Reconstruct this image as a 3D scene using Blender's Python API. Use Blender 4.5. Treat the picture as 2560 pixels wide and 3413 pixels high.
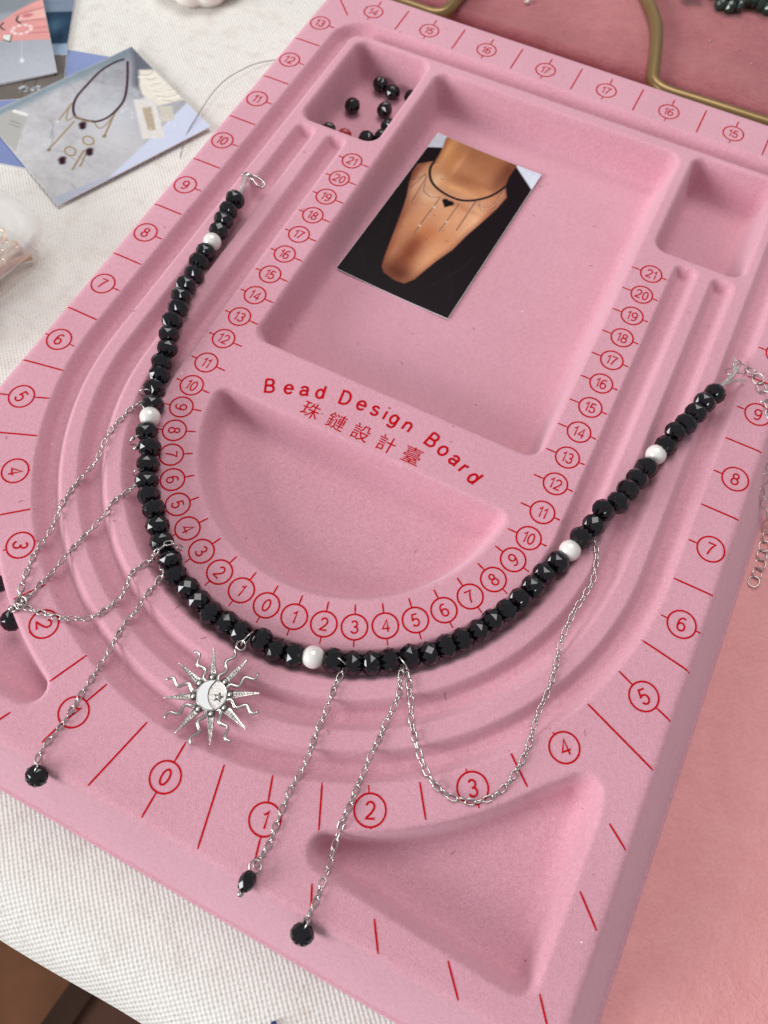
import bpy, bmesh, math, random
import numpy as np
from mathutils import Vector, Matrix
for o in list(bpy.data.objects): bpy.data.objects.remove(o)
S = 0.01                       # everything below is written in centimetres
sc = bpy.context.scene
col = sc.collection
rng = random.Random(7)
# ------------------------------------------------------------------ camera
cam = bpy.data.cameras.new("camera"); camo = bpy.data.objects.new("camera", cam); col.objects.link(camo)
cam.sensor_fit = 'HORIZONTAL'; cam.sensor_width = 36.0; cam.lens = 36.0*2539.3/2560.0
cam.clip_start = 0.005; cam.clip_end = 30
camo.matrix_world = Matrix(((0.89369, -0.41449, 0.17182, 5.4735*S),
                            (0.44847, 0.81334, -0.37061, -15.4371*S),
                            (0.01387, 0.40826, 0.91276, 20.3991*S), (0, 0, 0, 1)))
cam.dof.use_dof = True; cam.dof.focus_distance = 21.6*S; cam.dof.aperture_fstop = 22.0
sc.camera = camo
# ------------------------------------------------------------------ light: daylight from a low window and a bright ceiling
w = bpy.data.worlds.new("World"); sc.world = w; w.use_nodes = True
bg = w.node_tree.nodes['Background']; bg.inputs[0].default_value = (0.93, 0.94, 1.0, 1); bg.inputs[1].default_value = 0.37
def area(name, loc, target, sx, sy, power, color):
    l = bpy.data.lights.new(name, 'AREA'); l.shape = 'RECTANGLE'; l.size = sx; l.size_y = sy
    l.energy = power; l.color = color
    o = bpy.data.objects.new(name, l); col.objects.link(o); o.location = loc
    o.rotation_euler = (Vector(target)-Vector(loc)).to_track_quat('-Z', 'Y').to_euler()
area("window_light", (-1.66, -1.80, 0.85), (0, -0.05, 0), 1.35, 1.05, 62.0, (0.96, 0.975, 1.0))
area("ceiling_light", (-0.20, 0.50, 1.15), (0, 0, 0), 0.75, 0.75, 8.5, (1.0, 0.975, 0.95))
sc.view_settings.view_transform = 'Standard'; sc.view_settings.look = 'None'
sc.view_settings.exposure = 0.08; sc.view_settings.gamma = 1.0
sc.render.engine = 'CYCLES'
sc.render.resolution_x = 768; sc.render.resolution_y = 1024

YC=-5.4
ZT=-2.44   # linen
ZV=-2.36   # velvet
def sd_rr(x,y,cx,cy,hx,hy,r):
    qx=np.abs(x-cx)-hx+r; qy=np.abs(y-cy)-hy+r
    return np.hypot(np.maximum(qx,0),np.maximum(qy,0))+np.minimum(np.maximum(qx,qy),0)-r
def sd_poly(x,y,P):
    d=np.full(np.shape(x),1e9); s=np.ones(np.shape(x)); n=len(P)
    for i in range(n):
        ax,ay=P[i]; bx,by=P[i-1]
        ex,ey=bx-ax,by-ay; wx,wy=x-ax,y-ay
        t=np.clip((wx*ex+wy*ey)/(ex*ex+ey*ey),0,1)
        d=np.minimum(d,(wx-ex*t)**2+(wy-ey*t)**2)
        c1=y>=ay;c2=y<by;c3=ex*wy>ey*wx
        fl=(c1&c2&c3)|(~c1&~c2&~c3); s=np.where(fl,-s,s)
    return s*np.sqrt(d)
def sstep(u):
    u=np.clip(u,0,1); return u*u*(3-2*u)
def tray(d,D,soft=1.0):
    T=np.array([-.10,-.04,.0,.05,.11,.18,.25,.33,.43,.58,.8])*1.0
    H=np.array([0,-.012,-.045,-.13,-.33,-.58,-.78,-.90,-.965,-.993,-1.0])
    T=T*np.where(T>0,soft,1)
    return D*np.interp(-d,T,H)
a=np.linspace(np.radians(-66.9),np.radians(-38.5),14)
CORN=[(11.42*np.cos(t),YC+11.42*np.sin(t)) for t in a]+[(9.60,-11.82),(9.66,-12.3),(9.66,-16.15)]
def height(x,y):
    x=np.asarray(x,float);y=np.asarray(y,float);X=np.abs(x)
    q=np.where(y>YC,X,np.hypot(x,y-YC))
    z=np.zeros(x.shape)
    for R0 in (6.83,8.13):
        s=np.abs(q-R0)
        e=y-5.95
        # rounded end
        d=np.where((y>5.6),np.hypot(np.maximum(s-.1,0),np.maximum(y-5.6,0)*1.0)+.1,s)
        z=z-.40*sstep((.45-d)/.36)
    qx=X-9.43+.9;qy=y-11.85+.9
    sd=np.hypot(np.maximum(qx,0),np.maximum(qy,0))+np.minimum(np.maximum(qx,qy),0)-.9
    q3=np.where(y>YC,9.43+sd,q)
    z=z-.40*sstep((.45-np.abs(q3-9.43))/.36)
    z=z+tray(sd_rr(x,y,0,3.75,5.0,7.2,.5),1.5)
    z=z+tray(sd_rr(X,y,7.07,8.72,1.6,2.52,.5),1.5)
    dd=np.maximum(np.hypot(x,y-YC)-4.95+.4,y+5.55+.4)
    # rounded intersection
    a1=np.hypot(x,y-YC)-4.55; a2=y+5.95
    dd=np.hypot(np.maximum(a1,0),np.maximum(a2,0))+np.minimum(np.maximum(a1,a2),0)-.4
    z=z+tray(dd,1.1,1.15)
    z=z+tray(sd_poly(X,y,CORN)-.47,1.05,1.0)
    do=sd_rr(x,y,0,-1.65,11.1,15.75,.55)
    z=z+np.interp(do,[-.22,-.1,-.03,.03,.08,1.12,1.16,1.2,1.27,1.29],[0,-.012,-.04,-.085,-.16,-2.2,-2.27,-2.29,-2.30,-2.62])
    return z
D = {'beads': [['b', -8.408, 1.135, 0.286], ['b', -8.364, 0.616, 0.265], ['b', -8.308, 0.179, 0.224], ['b', -8.245, -0.281, 0.164], ['p', -8.215, -0.763, 0.109], ['b', -8.186, -1.243, 0.073], ['b', -8.147, -1.723, 0.097], ['b', -7.93, -2.323, 0.202], ['b', -7.866, -2.885, 0.288], ['b', -7.736, -3.37, 0.321], ['b', -7.556, -3.833, 0.334], ['b', -7.428, -4.351, 0.334], ['b', -7.244, -4.842, 0.312], ['b', -7.035, -5.279, 0.255], ['b', -6.954, -5.77, 0.163], ['b', -6.806, -6.154, 0.086], ['b', -6.641, -6.693, 0.132], ['b', -6.282, -7.253, 0.247], ['p', -6.082, -7.68, 0.301], ['b', -5.861, -8.165, 0.318], ['b', -5.49, -8.571, 0.332], ['b', -5.204, -9.072, 0.334], ['b', -4.938, -9.537, 0.331], ['b', -4.618, -9.91, 0.329], ['b', -4.24, -10.219, 0.328], ['b', -3.87, -10.597, 0.315], ['b', -3.501, -10.957, 0.29], ['b', -3.031, -11.271, 0.237], ['b', -2.663, -11.592, 0.174], ['b', -2.165, -11.759, 0.147], ['b', -1.696, -11.928, 0.123], ['b', -1.217, -12.074, 0.099], ['b', -0.7, -12.11, 0.099], ['b', -0.21, -12.178, 0.113], ['b', 0.4, -12.093, 0.117], ['b', 0.873, -12.149, 0.078], ['b', 1.374, -12.053, 0.064], ['p', 1.875, -11.873, 0.097], ['b', 2.391, -11.711, 0.105], ['b', 2.899, -11.535, 0.083], ['b', 3.346, -11.308, 0.078], ['b', 3.752, -11.02, 0.104], ['b', 4.199, -10.68, 0.107], ['b', 4.617, -10.379, 0.093], ['b', 4.95, -9.989, 0.104], ['b', 5.267, -9.634, 0.122], ['b', 5.558, -9.203, 0.146], ['b', 5.783, -8.776, 0.175], ['b', 6.018, -8.344, 0.18], ['b', 6.242, -7.873, 0.174], ['b', 6.405, -7.365, 0.177], ['b', 6.54, -6.859, 0.138], ['b', 6.769, -6.34, 0.084], ['p', 6.937, -5.877, 0.145], ['b', 7.087, -5.407, 0.262], ['b', 7.259, -4.908, 0.321], ['b', 7.352, -4.341, 0.334], ['b', 7.651, -3.92, 0.332], ['b', 7.772, -3.39, 0.313], ['b', 7.899, -2.892, 0.248], ['b', 8.043, -2.33, 0.135], ['p', 8.159, -1.74, 0.099], ['b', 8.325, -1.358, 0.2], ['b', 8.419, -0.841, 0.295], ['b', 8.616, -0.443, 0.326], ['b', 8.765, 0.069, 0.335], ['b', 8.898, 0.566, 0.331], ['b', 9.092, 1.03, 0.322]], 'A': [[-6.71, -7.26], [-6.91, -7.52], [-6.96, -7.95], [-7.03, -8.3], [-7.0, -8.75], [-6.91, -9.12], [-6.79, -9.65], [-6.83, -10.06], [-6.88, -10.54], [-6.87, -10.94], [-6.85, -11.29], [-6.72, -11.62], [-6.62, -12.16], [-6.62, -12.59], [-6.59, -12.92], [-6.49, -13.29], [-6.44, -13.5], [-6.31, -13.84], [-6.19, -14.08], [-6.08, -14.2]], 'B': [[-5.25, -9.6], [-5.35, -9.93], [-5.5, -10.27], [-5.58, -10.62], [-5.51, -10.83], [-5.56, -11.0], [-5.59, -11.37], [-5.71, -11.92], [-5.76, -12.3], [-5.79, -12.7], [-5.82, -13.08], [-5.91, -13.43], [-5.93, -13.75], [-6.01, -13.99], [-6.05, -14.19]], 'C': [[-3.3, -10.88], [-3.47, -11.17], [-3.48, -11.46], [-3.66, -11.67], [-3.81, -11.98], [-3.8, -12.23], [-3.72, -12.58], [-3.7, -12.82], [-3.8, -13.09], [-3.92, -13.4], [-4.09, -13.66], [-4.3, -13.8], [-4.58, -13.92], [-4.84, -14.05], [-5.25, -14.13], [-5.66, -14.21], [-6.03, -14.2]], 'D': [[-3.19, -11.51], [-3.06, -11.63], [-3.04, -11.82], [-3.06, -12.14], [-3.12, -12.5], [-3.09, -12.89], [-3.17, -13.42], [-3.15, -13.8], [-3.1, -14.2], [-3.1, -14.53], [-3.09, -14.92], [-3.09, -15.31], [-3.09, -15.67], [-3.08, -16.09], [-3.08, -16.4], [-3.11, -16.65], [-3.15, -17.02], [-3.1, -17.35], [-3.01, -17.49]], 'E': [[2.62, -11.59], [2.71, -11.76], [2.75, -12.01], [2.75, -12.27], [2.78, -12.5], [2.84, -12.88], [2.87, -13.18], [2.87, -13.44], [2.92, -13.77], [2.97, -14.04], [3.02, -14.4], [3.0, -14.68], [2.97, -14.95], [3.0, -15.32], [3.03, -15.69], [3.07, -15.95], [3.09, -16.13], [3.13, -16.35], [3.11, -16.59], [3.08, -16.87]], 'F': [[4.0, -10.82], [4.11, -11.0], [4.19, -11.24], [4.27, -11.48], [4.36, -11.71], [4.39, -12.1], [4.38, -12.44], [4.4, -12.84], [4.4, -13.19], [4.41, -13.61], [4.44, -13.79], [4.43, -14.04], [4.45, -14.33], [4.48, -14.64], [4.48, -14.88], [4.49, -15.15], [4.52, -15.34], [4.55, -15.64], [4.61, -15.95], [4.68, -16.23], [4.69, -16.49], [4.73, -16.8], [4.75, -17.02], [4.74, -17.27], [4.75, -17.45]], 'G': [[4.17, -11.04], [4.34, -11.12], [4.45, -11.29], [4.59, -11.54], [4.74, -11.74], [4.84, -11.96], [4.95, -12.17], [5.07, -12.33], [5.29, -12.61], [5.51, -12.84], [5.72, -13.04], [5.94, -13.2], [6.13, -13.31], [6.38, -13.39], [6.61, -13.42], [6.85, -13.38], [7.12, -13.31], [7.39, -13.15], [7.61, -12.9], [7.75, -12.62], [7.84, -12.33], [7.92, -11.76], [7.92, -11.37], [7.87, -10.88], [7.84, -10.49], [7.85, -10.17], [7.86, -9.92], [7.85, -9.57], [7.82, -9.31], [7.77, -8.96], [7.69, -8.52], [7.67, -8.19], [7.69, -7.64], [7.71, -7.33], [7.78, -7.07], [7.81, -6.72], [7.86, -6.49], [7.81, -6.16], [7.7, -5.68], [7.57, -5.38], [7.46, -5.21], [7.34, -5.08]], 'X': [[9.38, 2.32], [9.51, 2.5], [9.88, 2.62], [10.18, 2.46], [10.41, 2.14], [10.57, 1.82], [10.82, 1.56], [11.07, 1.11], [11.42, 0.91], [11.66, 0.65], [11.63, 0.11], [11.61, -0.41], [11.81, -0.57], [12.01, -0.67], [12.3, -0.68], [12.48, -0.88], [12.6, -1.28], [12.67, -1.72], [12.69, -2.14], [12.72, -2.55], [12.69, -3.07]]}
# ------------------------------------------------------------------ helpers
def lin(c):
    c = np.asarray(c, float)/255.0
    return np.where(c <= 0.04045, c/12.92, ((c+0.055)/1.055)**2.4)
def mesh(name, V, F, mat=None, smooth=False):
    V = np.asarray(V, float)*S
    me = bpy.data.meshes.new(name)
    me.from_pydata(V.tolist(), [], [tuple(int(i) for i in f) for f in F])
    if mat: me.materials.append(mat)
    if smooth: me.polygons.foreach_set('use_smooth', [True]*len(me.polygons))
    me.update()
    return me
def obj(name, me, parent=None, loc=None, mw=None):
    o = bpy.data.objects.new(name, me); col.objects.link(o)
    if parent: o.parent = parent
    if loc is not None: o.location = Vector(loc)*S
    if mw is not None: o.matrix_basis = mw
    return o
def tag(o, label=None, cat=None, group=None, kind=None):
    if label: o['label'] = label
    if cat: o['category'] = cat
    if group: o['group'] = group
    if kind: o['kind'] = kind
    return o
def empty(name, label, cat, loc=(0, 0, 0), group=None):
    o = bpy.data.objects.new(name, None); col.objects.link(o); o.location = Vector(loc)*S
    o.empty_display_size = 0.01
    return tag(o, label, cat, group)
def join(parts):
    V = []; F = []; n = 0
    for v, f in parts:
        v = np.asarray(v, float).reshape(-1, 3); V.append(v); F += [tuple(i+n for i in q) for q in f]; n += len(v)
    return np.concatenate(V), F
def grid(nx, ny):
    i = np.arange(nx*ny).reshape(ny, nx)
    return np.stack([i[:-1, :-1], i[:-1, 1:], i[1:, 1:], i[1:, :-1]], -1).reshape(-1, 4)
def fast_mesh(name, V, Q, mat, smooth=True):
    me = bpy.data.meshes.new(name); V = np.asarray(V, np.float32)*S; Q = np.asarray(Q, np.int32)
    me.vertices.add(len(V)); me.vertices.foreach_set('co', V.ravel())
    me.loops.add(Q.size); me.loops.foreach_set('vertex_index', Q.ravel())
    me.polygons.add(len(Q)); me.polygons.foreach_set('loop_start', np.arange(0, Q.size, 4, dtype=np.int32))
    me.polygons.foreach_set('use_smooth', np.full(len(Q), smooth))
    me.update(calc_edges=True); me.validate()
    if mat: me.materials.append(mat)
    return me
def catmull(P, n=8, closed=False):
    P = np.asarray(P, float); m = len(P); out = []
    rngk = range(m if closed else m-1)
    for i in rngk:
        if closed: a, b, c, d = P[i-1], P[i], P[(i+1) % m], P[(i+2) % m]
        else: a, b, c, d = P[max(i-1, 0)], P[i], P[i+1], P[min(i+2, m-1)]
        for t in np.linspace(0, 1, n, endpoint=False):
            out.append(.5*((2*b)+(c-a)*t+(2*a-5*b+4*c-d)*t*t+(3*b-a-3*c+d)*t**3))
    if not closed: out.append(P[-1])
    return np.array(out)
def resample(P, step):
    P = np.asarray(P, float); d = np.r_[0, np.cumsum(np.linalg.norm(np.diff(P, axis=0), axis=1))]
    n = max(2, int(round(d[-1]/step))+1); s = np.linspace(0, d[-1], n)
    return np.stack([np.interp(s, d, P[:, k]) for k in range(P.shape[1])], 1)
def tube(P, r, n=8, closed=False, flat=1.0):
    P = np.asarray(P, float); m = len(P); R_ = np.broadcast_to(np.asarray(r, float), (m,))
    V = []; F = []; up = np.array([0, 0, 1.0])
    for i in range(m):
        if closed: t = P[(i+1) % m]-P[i-1]
        else: t = P[min(i+1, m-1)]-P[max(i-1, 0)]
        t = t/(np.linalg.norm(t)+1e-12)
        a = np.cross(t, up)
        if np.linalg.norm(a) < 1e-3: a = np.cross(t, [1, 0, 0])
        a /= np.linalg.norm(a); b = np.cross(a, t)
        for k in range(n):
            th = 2*math.pi*k/n
            V.append(P[i]+R_[i]*(math.cos(th)*a+flat*math.sin(th)*b))
    for i in range(m if closed else m-1):
        for k in range(n):
            F.append((i*n+k, i*n+(k+1) % n, ((i+1) % m)*n+(k+1) % n, ((i+1) % m)*n+k))
    if not closed:
        F.append(tuple(range(n))[::-1]); F.append(tuple((m-1)*n+k for k in range(n)))
    return np.array(V), F
def lathe(prof, n=24, lob=0, amp=0):
    V = []; F = []
    for r, z in prof:
        for k in range(n):
            th = 2*math.pi*k/n; rr = r*(1+amp*abs(math.cos(lob*th/2)) if lob else 1)
            V.append((rr*math.cos(th), rr*math.sin(th), z))
    for i in range(len(prof)-1):
        for k in range(n):
            F.append((i*n+k, i*n+(k+1) % n, (i+1)*n+(k+1) % n, (i+1)*n+k))
    F.append(tuple(range(n))[::-1]); F.append(tuple((len(prof)-1)*n+k for k in range(n)))
    return np.array(V), F
def sphere(r, c=(0, 0, 0), n=12, m=7):
    prof = [(r*math.sin(a), -r*math.cos(a)) for a in np.linspace(.12, math.pi-.12, m)]
    V, F = lathe(prof, n); return V+np.array(c), F
def frame(p, t, roll=0.0):
    """matrix whose local z runs along t"""
    t = Vector(t).normalized(); q = t.to_track_quat('Z', 'X').to_matrix().to_4x4()
    return Matrix.Translation(Vector(p)*S) @ q @ Matrix.Rotation(roll, 4, 'Z')
def hframe(p, t, roll=0.0):
    """local z along t, local x level with the table (roll 0 = lies flat)"""
    t = Vector(t).normalized(); x = t.cross(Vector((0, 0, 1)))
    if x.length < 1e-4: x = Vector((1, 0, 0))
    x.normalize(); y = t.cross(x)
    m = Matrix((x, y, t)).transposed().to_4x4()
    return Matrix.Translation(Vector(p)*S) @ m @ Matrix.Rotation(roll, 4, 'Z')
# ------------------------------------------------------------------ materials
def nodes(name):
    m = bpy.data.materials.new(name); m.use_nodes = True
    nt = m.node_tree; return m, nt, nt.nodes['Principled BSDF']
def N(nt, t, **kw):
    n = nt.nodes.new(t)
    for k, v in kw.items(): setattr(n, k, v)
    return n
def noise(nt, scale, detail=3, rough=.6, vec=None):
    n = N(nt, 'ShaderNodeTexNoise'); n.inputs['Scale'].default_value = scale
    n.inputs['Detail'].default_value = detail; n.inputs['Roughness'].default_value = rough
    if vec is None:
        tc = N(nt, 'ShaderNodeTexCoord'); vec = tc.outputs['Object']
    nt.links.new(vec, n.inputs['Vector']); return n
def ramp(nt, src, stops):
    r = N(nt, 'ShaderNodeValToRGB'); nt.links.new(src, r.inputs[0])
    e = r.color_ramp.elements
    while len(e) < len(stops): e.new(.5)
    for q, (p, c) in zip(e, stops): q.position = p; q.color = (*c, 1)
    return r
def mixc(nt, f, a, b, mode='MIX'):
    m = N(nt, 'ShaderNodeMix', data_type='RGBA', blend_type=mode)
    for s, v in ((0, f), (6, a), (7, b)):
        if isinstance(v, (int, float)): m.inputs[s].default_value = v
        elif isinstance(v, tuple): m.inputs[s].default_value = (*v, 1)
        else: nt.links.new(v, m.inputs[s])
    return m.outputs[2]
def bump(nt, h, dist, strength=1.0, prev=None):
    b = N(nt, 'ShaderNodeBump'); b.inputs['Distance'].default_value = dist; b.inputs['Strength'].default_value = strength
    nt.links.new(h, b.inputs['Height'])
    if prev: nt.links.new(prev, b.inputs['Normal'])
    return b.outputs[0]
def simple(name, c, rough=.5, metal=0.0, var=0.0, scale=300, bmp=0, **kw):
    m, nt, b = nodes(name); b.inputs['Roughness'].default_value = rough; b.inputs['Metallic'].default_value = metal
    n = noise(nt, scale)
    lo = tuple(max(0, x*(1-var)) for x in c); hi = tuple(min(1, x*(1+var)) for x in c)
    r = ramp(nt, n.outputs[0], [(.3, lo), (.7, hi)]); nt.links.new(r.outputs[0], b.inputs['Base Color'])
    if bmp: nt.links.new(bump(nt, n.outputs[0], bmp), b.inputs['Normal'])
    for k, v in kw.items(): b.inputs[k.replace('_', ' ')].default_value = v
    return m
# flocked plastic of the board
def mat_flock():
    m, nt, b = nodes('pink_flocking'); b.inputs['Roughness'].default_value = .95
    b.inputs['Specular IOR Level'].default_value = .15
    fine = noise(nt, 2600, 2, .7); mid = noise(nt, 700, 3, .6); big = noise(nt, 22, 3, .5)
    c = ramp(nt, fine.outputs[0], [(.32, (.50, .215, .262)), (.5, (.645, .315, .385)), (.68, (.78, .44, .515))]).outputs[0]
    c = mixc(nt, .35, c, ramp(nt, mid.outputs[0], [(.35, (.55, .25, .30)), (.65, (.70, .362, .435))]).outputs[0])
    c = mixc(nt, .25, c, ramp(nt, big.outputs[0], [(.38, (.57, .265, .315)), (.62, (.69, .355, .43))]).outputs[0])
    # lint and dust specks
    tc = N(nt, 'ShaderNodeTexCoord'); vo = N(nt, 'ShaderNodeTexVoronoi'); vo.inputs['Scale'].default_value = 130
    nt.links.new(tc.outputs['Object'], vo.inputs['Vector'])
    sp = N(nt, 'ShaderNodeMath', operation='LESS_THAN'); sp.inputs[1].default_value = .035
    nt.links.new(vo.outputs['Distance'], sp.inputs[0])
    sep = N(nt, 'ShaderNodeSeparateColor'); nt.links.new(vo.outputs['Color'], sep.inputs[0])
    g = N(nt, 'ShaderNodeMath', operation='GREATER_THAN'); g.inputs[1].default_value = .80; nt.links.new(sep.outputs[0], g.inputs[0])
    mu = N(nt, 'ShaderNodeMath', operation='MULTIPLY'); nt.links.new(sp.outputs[0], mu.inputs[0]); nt.links.new(g.outputs[0], mu.inputs[1])
    g2 = N(nt, 'ShaderNodeMath', operation='GREATER_THAN'); g2.inputs[1].default_value = .45; nt.links.new(sep.outputs[1], g2.inputs[0])
    dust = mixc(nt, g2.outputs[0], (.28, .08, .11), (.85, .68, .72))
    c = mixc(nt, mu.outputs[0], c, dust)
    nt.links.new(c, b.inputs['Base Color'])
    b.inputs['Sheen Weight'].default_value = .42; b.inputs['Sheen Roughness'].default_value = .5
    b.inputs['Sheen Tint'].default_value = (1, .86, .93, 1)
    n1 = bump(nt, fine.outputs[0], .00016, .8); n2 = bump(nt, mid.outputs[0], .0002, .6, n1)
    nt.links.new(n2, b.inputs['Normal']); return m
def mat_velvet(name, lo, hi, sheen, st_scale, stretch):
    m, nt, b = nodes(name); b.inputs['Roughness'].default_value = .95; b.inputs['Specular IOR Level'].default_value = .1
    tc = N(nt, 'ShaderNodeTexCoord'); mp = N(nt, 'ShaderNodeMapping'); mp.inputs['Scale'].default_value = (1, stretch, 1)
    mp.inputs['Rotation'].default_value = (0, 0, .5)
    nt.links.new(tc.outputs['Object'], mp.inputs['Vector'])
    st = noise(nt, st_scale, 4, .7, mp.outputs[0]); big = noise(nt, 9, 4, .55); mid = noise(nt, 120, 4, .6)
    c = ramp(nt, st.outputs[0], [(.3, lo), (.7, hi)]).outputs[0]
    c = mixc(nt, .45, c, ramp(nt, big.outputs[0], [(.35, lo), (.65, hi)]).outputs[0])
    c = mixc(nt, .25, c, ramp(nt, mid.outputs[0], [(.35, lo), (.65, hi)]).outputs[0])
    nt.links.new(c, b.inputs['Base Color'])
    b.inputs['Sheen Weight'].default_value = sheen; b.inputs['Sheen Roughness'].default_value = .45
    b.inputs['Sheen Tint'].default_value = (1, .62, .58, 1)
    n1 = bump(nt, st.outputs[0], .0006, .8); n2 = bump(nt, mid.outputs[0], .001, .5, n1)
    nt.links.new(n2, b.inputs['Normal']); return m
def mat_linen():
    m, nt, b = nodes('white_linen'); b.inputs['Roughness'].default_value = .9; b.inputs['Specular IOR Level'].default_value = .15
    tc = N(nt, 'ShaderNodeTexCoord'); mp = N(nt, 'ShaderNodeMapping'); mp.inputs['Rotation'].default_value = (0, 0, .06)
    nt.links.new(tc.outputs['Object'], mp.inputs['Vector'])
    wob = noise(nt, 60, 3, .6)
    off = N(nt, 'ShaderNodeVectorMath', operation='MULTIPLY_ADD'); off.inputs[1].default_value = (.0009, .0009, 0)
    nt.links.new(wob.outputs['Color'], off.inputs[0]); nt.links.new(mp.outputs[0], off.inputs[2])
    sx = N(nt, 'ShaderNodeSeparateXYZ'); nt.links.new(off.outputs[0], sx.inputs[0])
    k = 2*math.pi/.00178
    def M(op, a, bb=None):
        n = N(nt, 'ShaderNodeMath', operation=op)
        for i, v in enumerate((a, bb)):
            if v is None: continue
            if isinstance(v, (int, float)): n.inputs[i].default_value = v
            else: nt.links.new(v, n.inputs[i])
        return n.outputs[0]
    cx = M('COSINE', M('MULTIPLY', sx.outputs[0], k)); cy = M('COSINE', M('MULTIPLY', sx.outputs[1], k*1.1))
    wv = M('MULTIPLY', cx, cy)                      # over / under of a plain weave
    def streak(scale):                               # threads of uneven thickness along each direction
        mm = N(nt, 'ShaderNodeMapping'); mm.inputs['Scale'].default_value = scale; nt.links.new(off.outputs[0], mm.inputs['Vector'])
        return noise(nt, 1.0, 2, .6, mm.outputs[0]).outputs[0]
    s1 = streak((1100, 60, 1)); s2 = streak((60, 1100, 1))
    slub = noise(nt, 700, 3, .7)
    h2 = M('ADD', M('ADD', M('MULTIPLY', wv, .36), M('MULTIPLY', M('ADD', s1, s2), .58)), M('MULTIPLY', slub.outputs[0], .35))
    spots = noise(nt, 120, 4, .7); big = noise(nt, 12, 3, .5)
    c = ramp(nt, h2, [(.10, (.30, .235, .18)), (.40, (.64, .59, .535)), (.80, (.78, .762, .712))]).outputs[0]
    c = mixc(nt, .35, c, ramp(nt, spots.outputs[0], [(.30, (.52, .42, .34)), (.5, (.76, .735, .68))]).outputs[0])
    c = mixc(nt, .15, c, ramp(nt, big.outputs[0], [(.35, (.72, .69, .64)), (.65, (.84, .82, .78))]).outputs[0])
    nt.links.new(c, b.inputs['Base Color'])
    nt.links.new(bump(nt, h2, .00045, .75), b.inputs['Normal']); return m
def mat_print(name, rough=.25):
    m, nt, b = nodes(name); a = N(nt, 'ShaderNodeAttribute'); a.attribute_name = 'ink'
    n = noise(nt, 900, 2); v = ramp(nt, n.outputs[0], [(.3, (.93, .93, .93)), (.7, (1, 1, 1))])
    nt.links.new(mixc(nt, 1.0, a.outputs['Color'], v.outputs[0], 'MULTIPLY'), b.inputs['Base Color'])
    b.inputs['Roughness'].default_value = rough; b.inputs['Specular IOR Level'].default_value = .05; return m
FLOCK = mat_flock(); VELVET = mat_velvet('rose_velvet', (.30, .075, .09), (.50, .185, .195), .7, 420, 3.2); FELT = mat_velvet('salmon_felt', (.70, .285, .285), (.83, .40, .395), .55, 700, 1.2); LINEN = mat_linen()
INK = simple('red_ink', (.50, .001, .006), .8, var=.2, scale=2500, Specular_IOR_Level=.08)
NX = INK.node_tree; wn = noise(NX, 5200, 2, .7); wr = ramp(NX, wn.outputs[0], [(.30, (0, 0, 0)), (.40, (1, 1, 1))]); NX.links.new(wr.outputs[0], NX.nodes['Principled BSDF'].inputs['Alpha'])
JET = simple('black_glass', (.0025, .002, .0035), .045, var=.3, Specular_IOR_Level=.58)
GREENJET = simple('dark_green_glass', (.010, .022, .014), .08, var=.3, Specular_IOR_Level=.7)
PEARL = simple('pearl', (.80, .755, .71), .20, .08, var=.03, scale=700, bmp=.00004, Coat_Weight=.8, Coat_Roughness=.10)
SILVER = simple('silver', (.55, .515, .485), .24, 1.0, var=.12, scale=700)
ANTIQUE = simple('antique_silver', (.58, .545, .51), .32, 1.0, var=.35, scale=900, bmp=.00012)
OXID = simple('dark_silver', (.10, .085, .08), .45, .8, var=.3)
DISC = simple('pale_silver', (.70, .67, .63), .42, .85, var=.12, scale=1500, bmp=.00008)
SHELL = simple('white_shell', (.78, .78, .77), .25, var=.05, scale=200)
CRYSTAL = simple('crystal', (.72, .66, .63), .08, .6, var=.2, Specular_IOR_Level=.9)
BRONZE = simple('gold_lacquer', (.26, .165, .065), .33, .55, var=.08, scale=60)
PAPER = simple('card_paper', (.74, .74, .76), .6, var=.03)
CERAM = simple('white_ceramic', (.80, .74, .68), .3, var=.03, scale=30)
THREAD = simple('white_thread', (.56, .53, .50), .35, .45, var=.12, scale=900)
PRINT = mat_print('glossy_print', .3)
# ------------------------------------------------------------------ the board
def build_board():
    root = empty('bead_design_board', 'large pink flocked bead design board with red numbered scales, grooves and trays', 'bead board', (0, 0, 0))
    st = .042
    xs = np.arange(-12.5, 12.5+st, st); ys = np.arange(-18.8, 15.5+st, st)
    X, Y = np.meshgrid(xs, ys); Z = height(X, Y)
    V = np.stack([X, Y, Z], -1).reshape(-1, 3); Q = grid(len(xs), len(ys))
    keep = (V[Q, 2] > -2.58).any(1); Q = Q[keep]
    used = np.unique(Q); idx = np.zeros(len(V), int); idx[used] = np.arange(len(used))
    me = fast_mesh('body', V[used], idx[Q], FLOCK); obj('body', me, root)
    return root
board = build_board()
def drape(V, lift=.008):
    V = np.asarray(V, float); z = height(V[:, 0], V[:, 1])+lift
    return np.c_[V[:, :2], z+(V[:, 2] if V.shape[1] > 2 else 0)]
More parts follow.
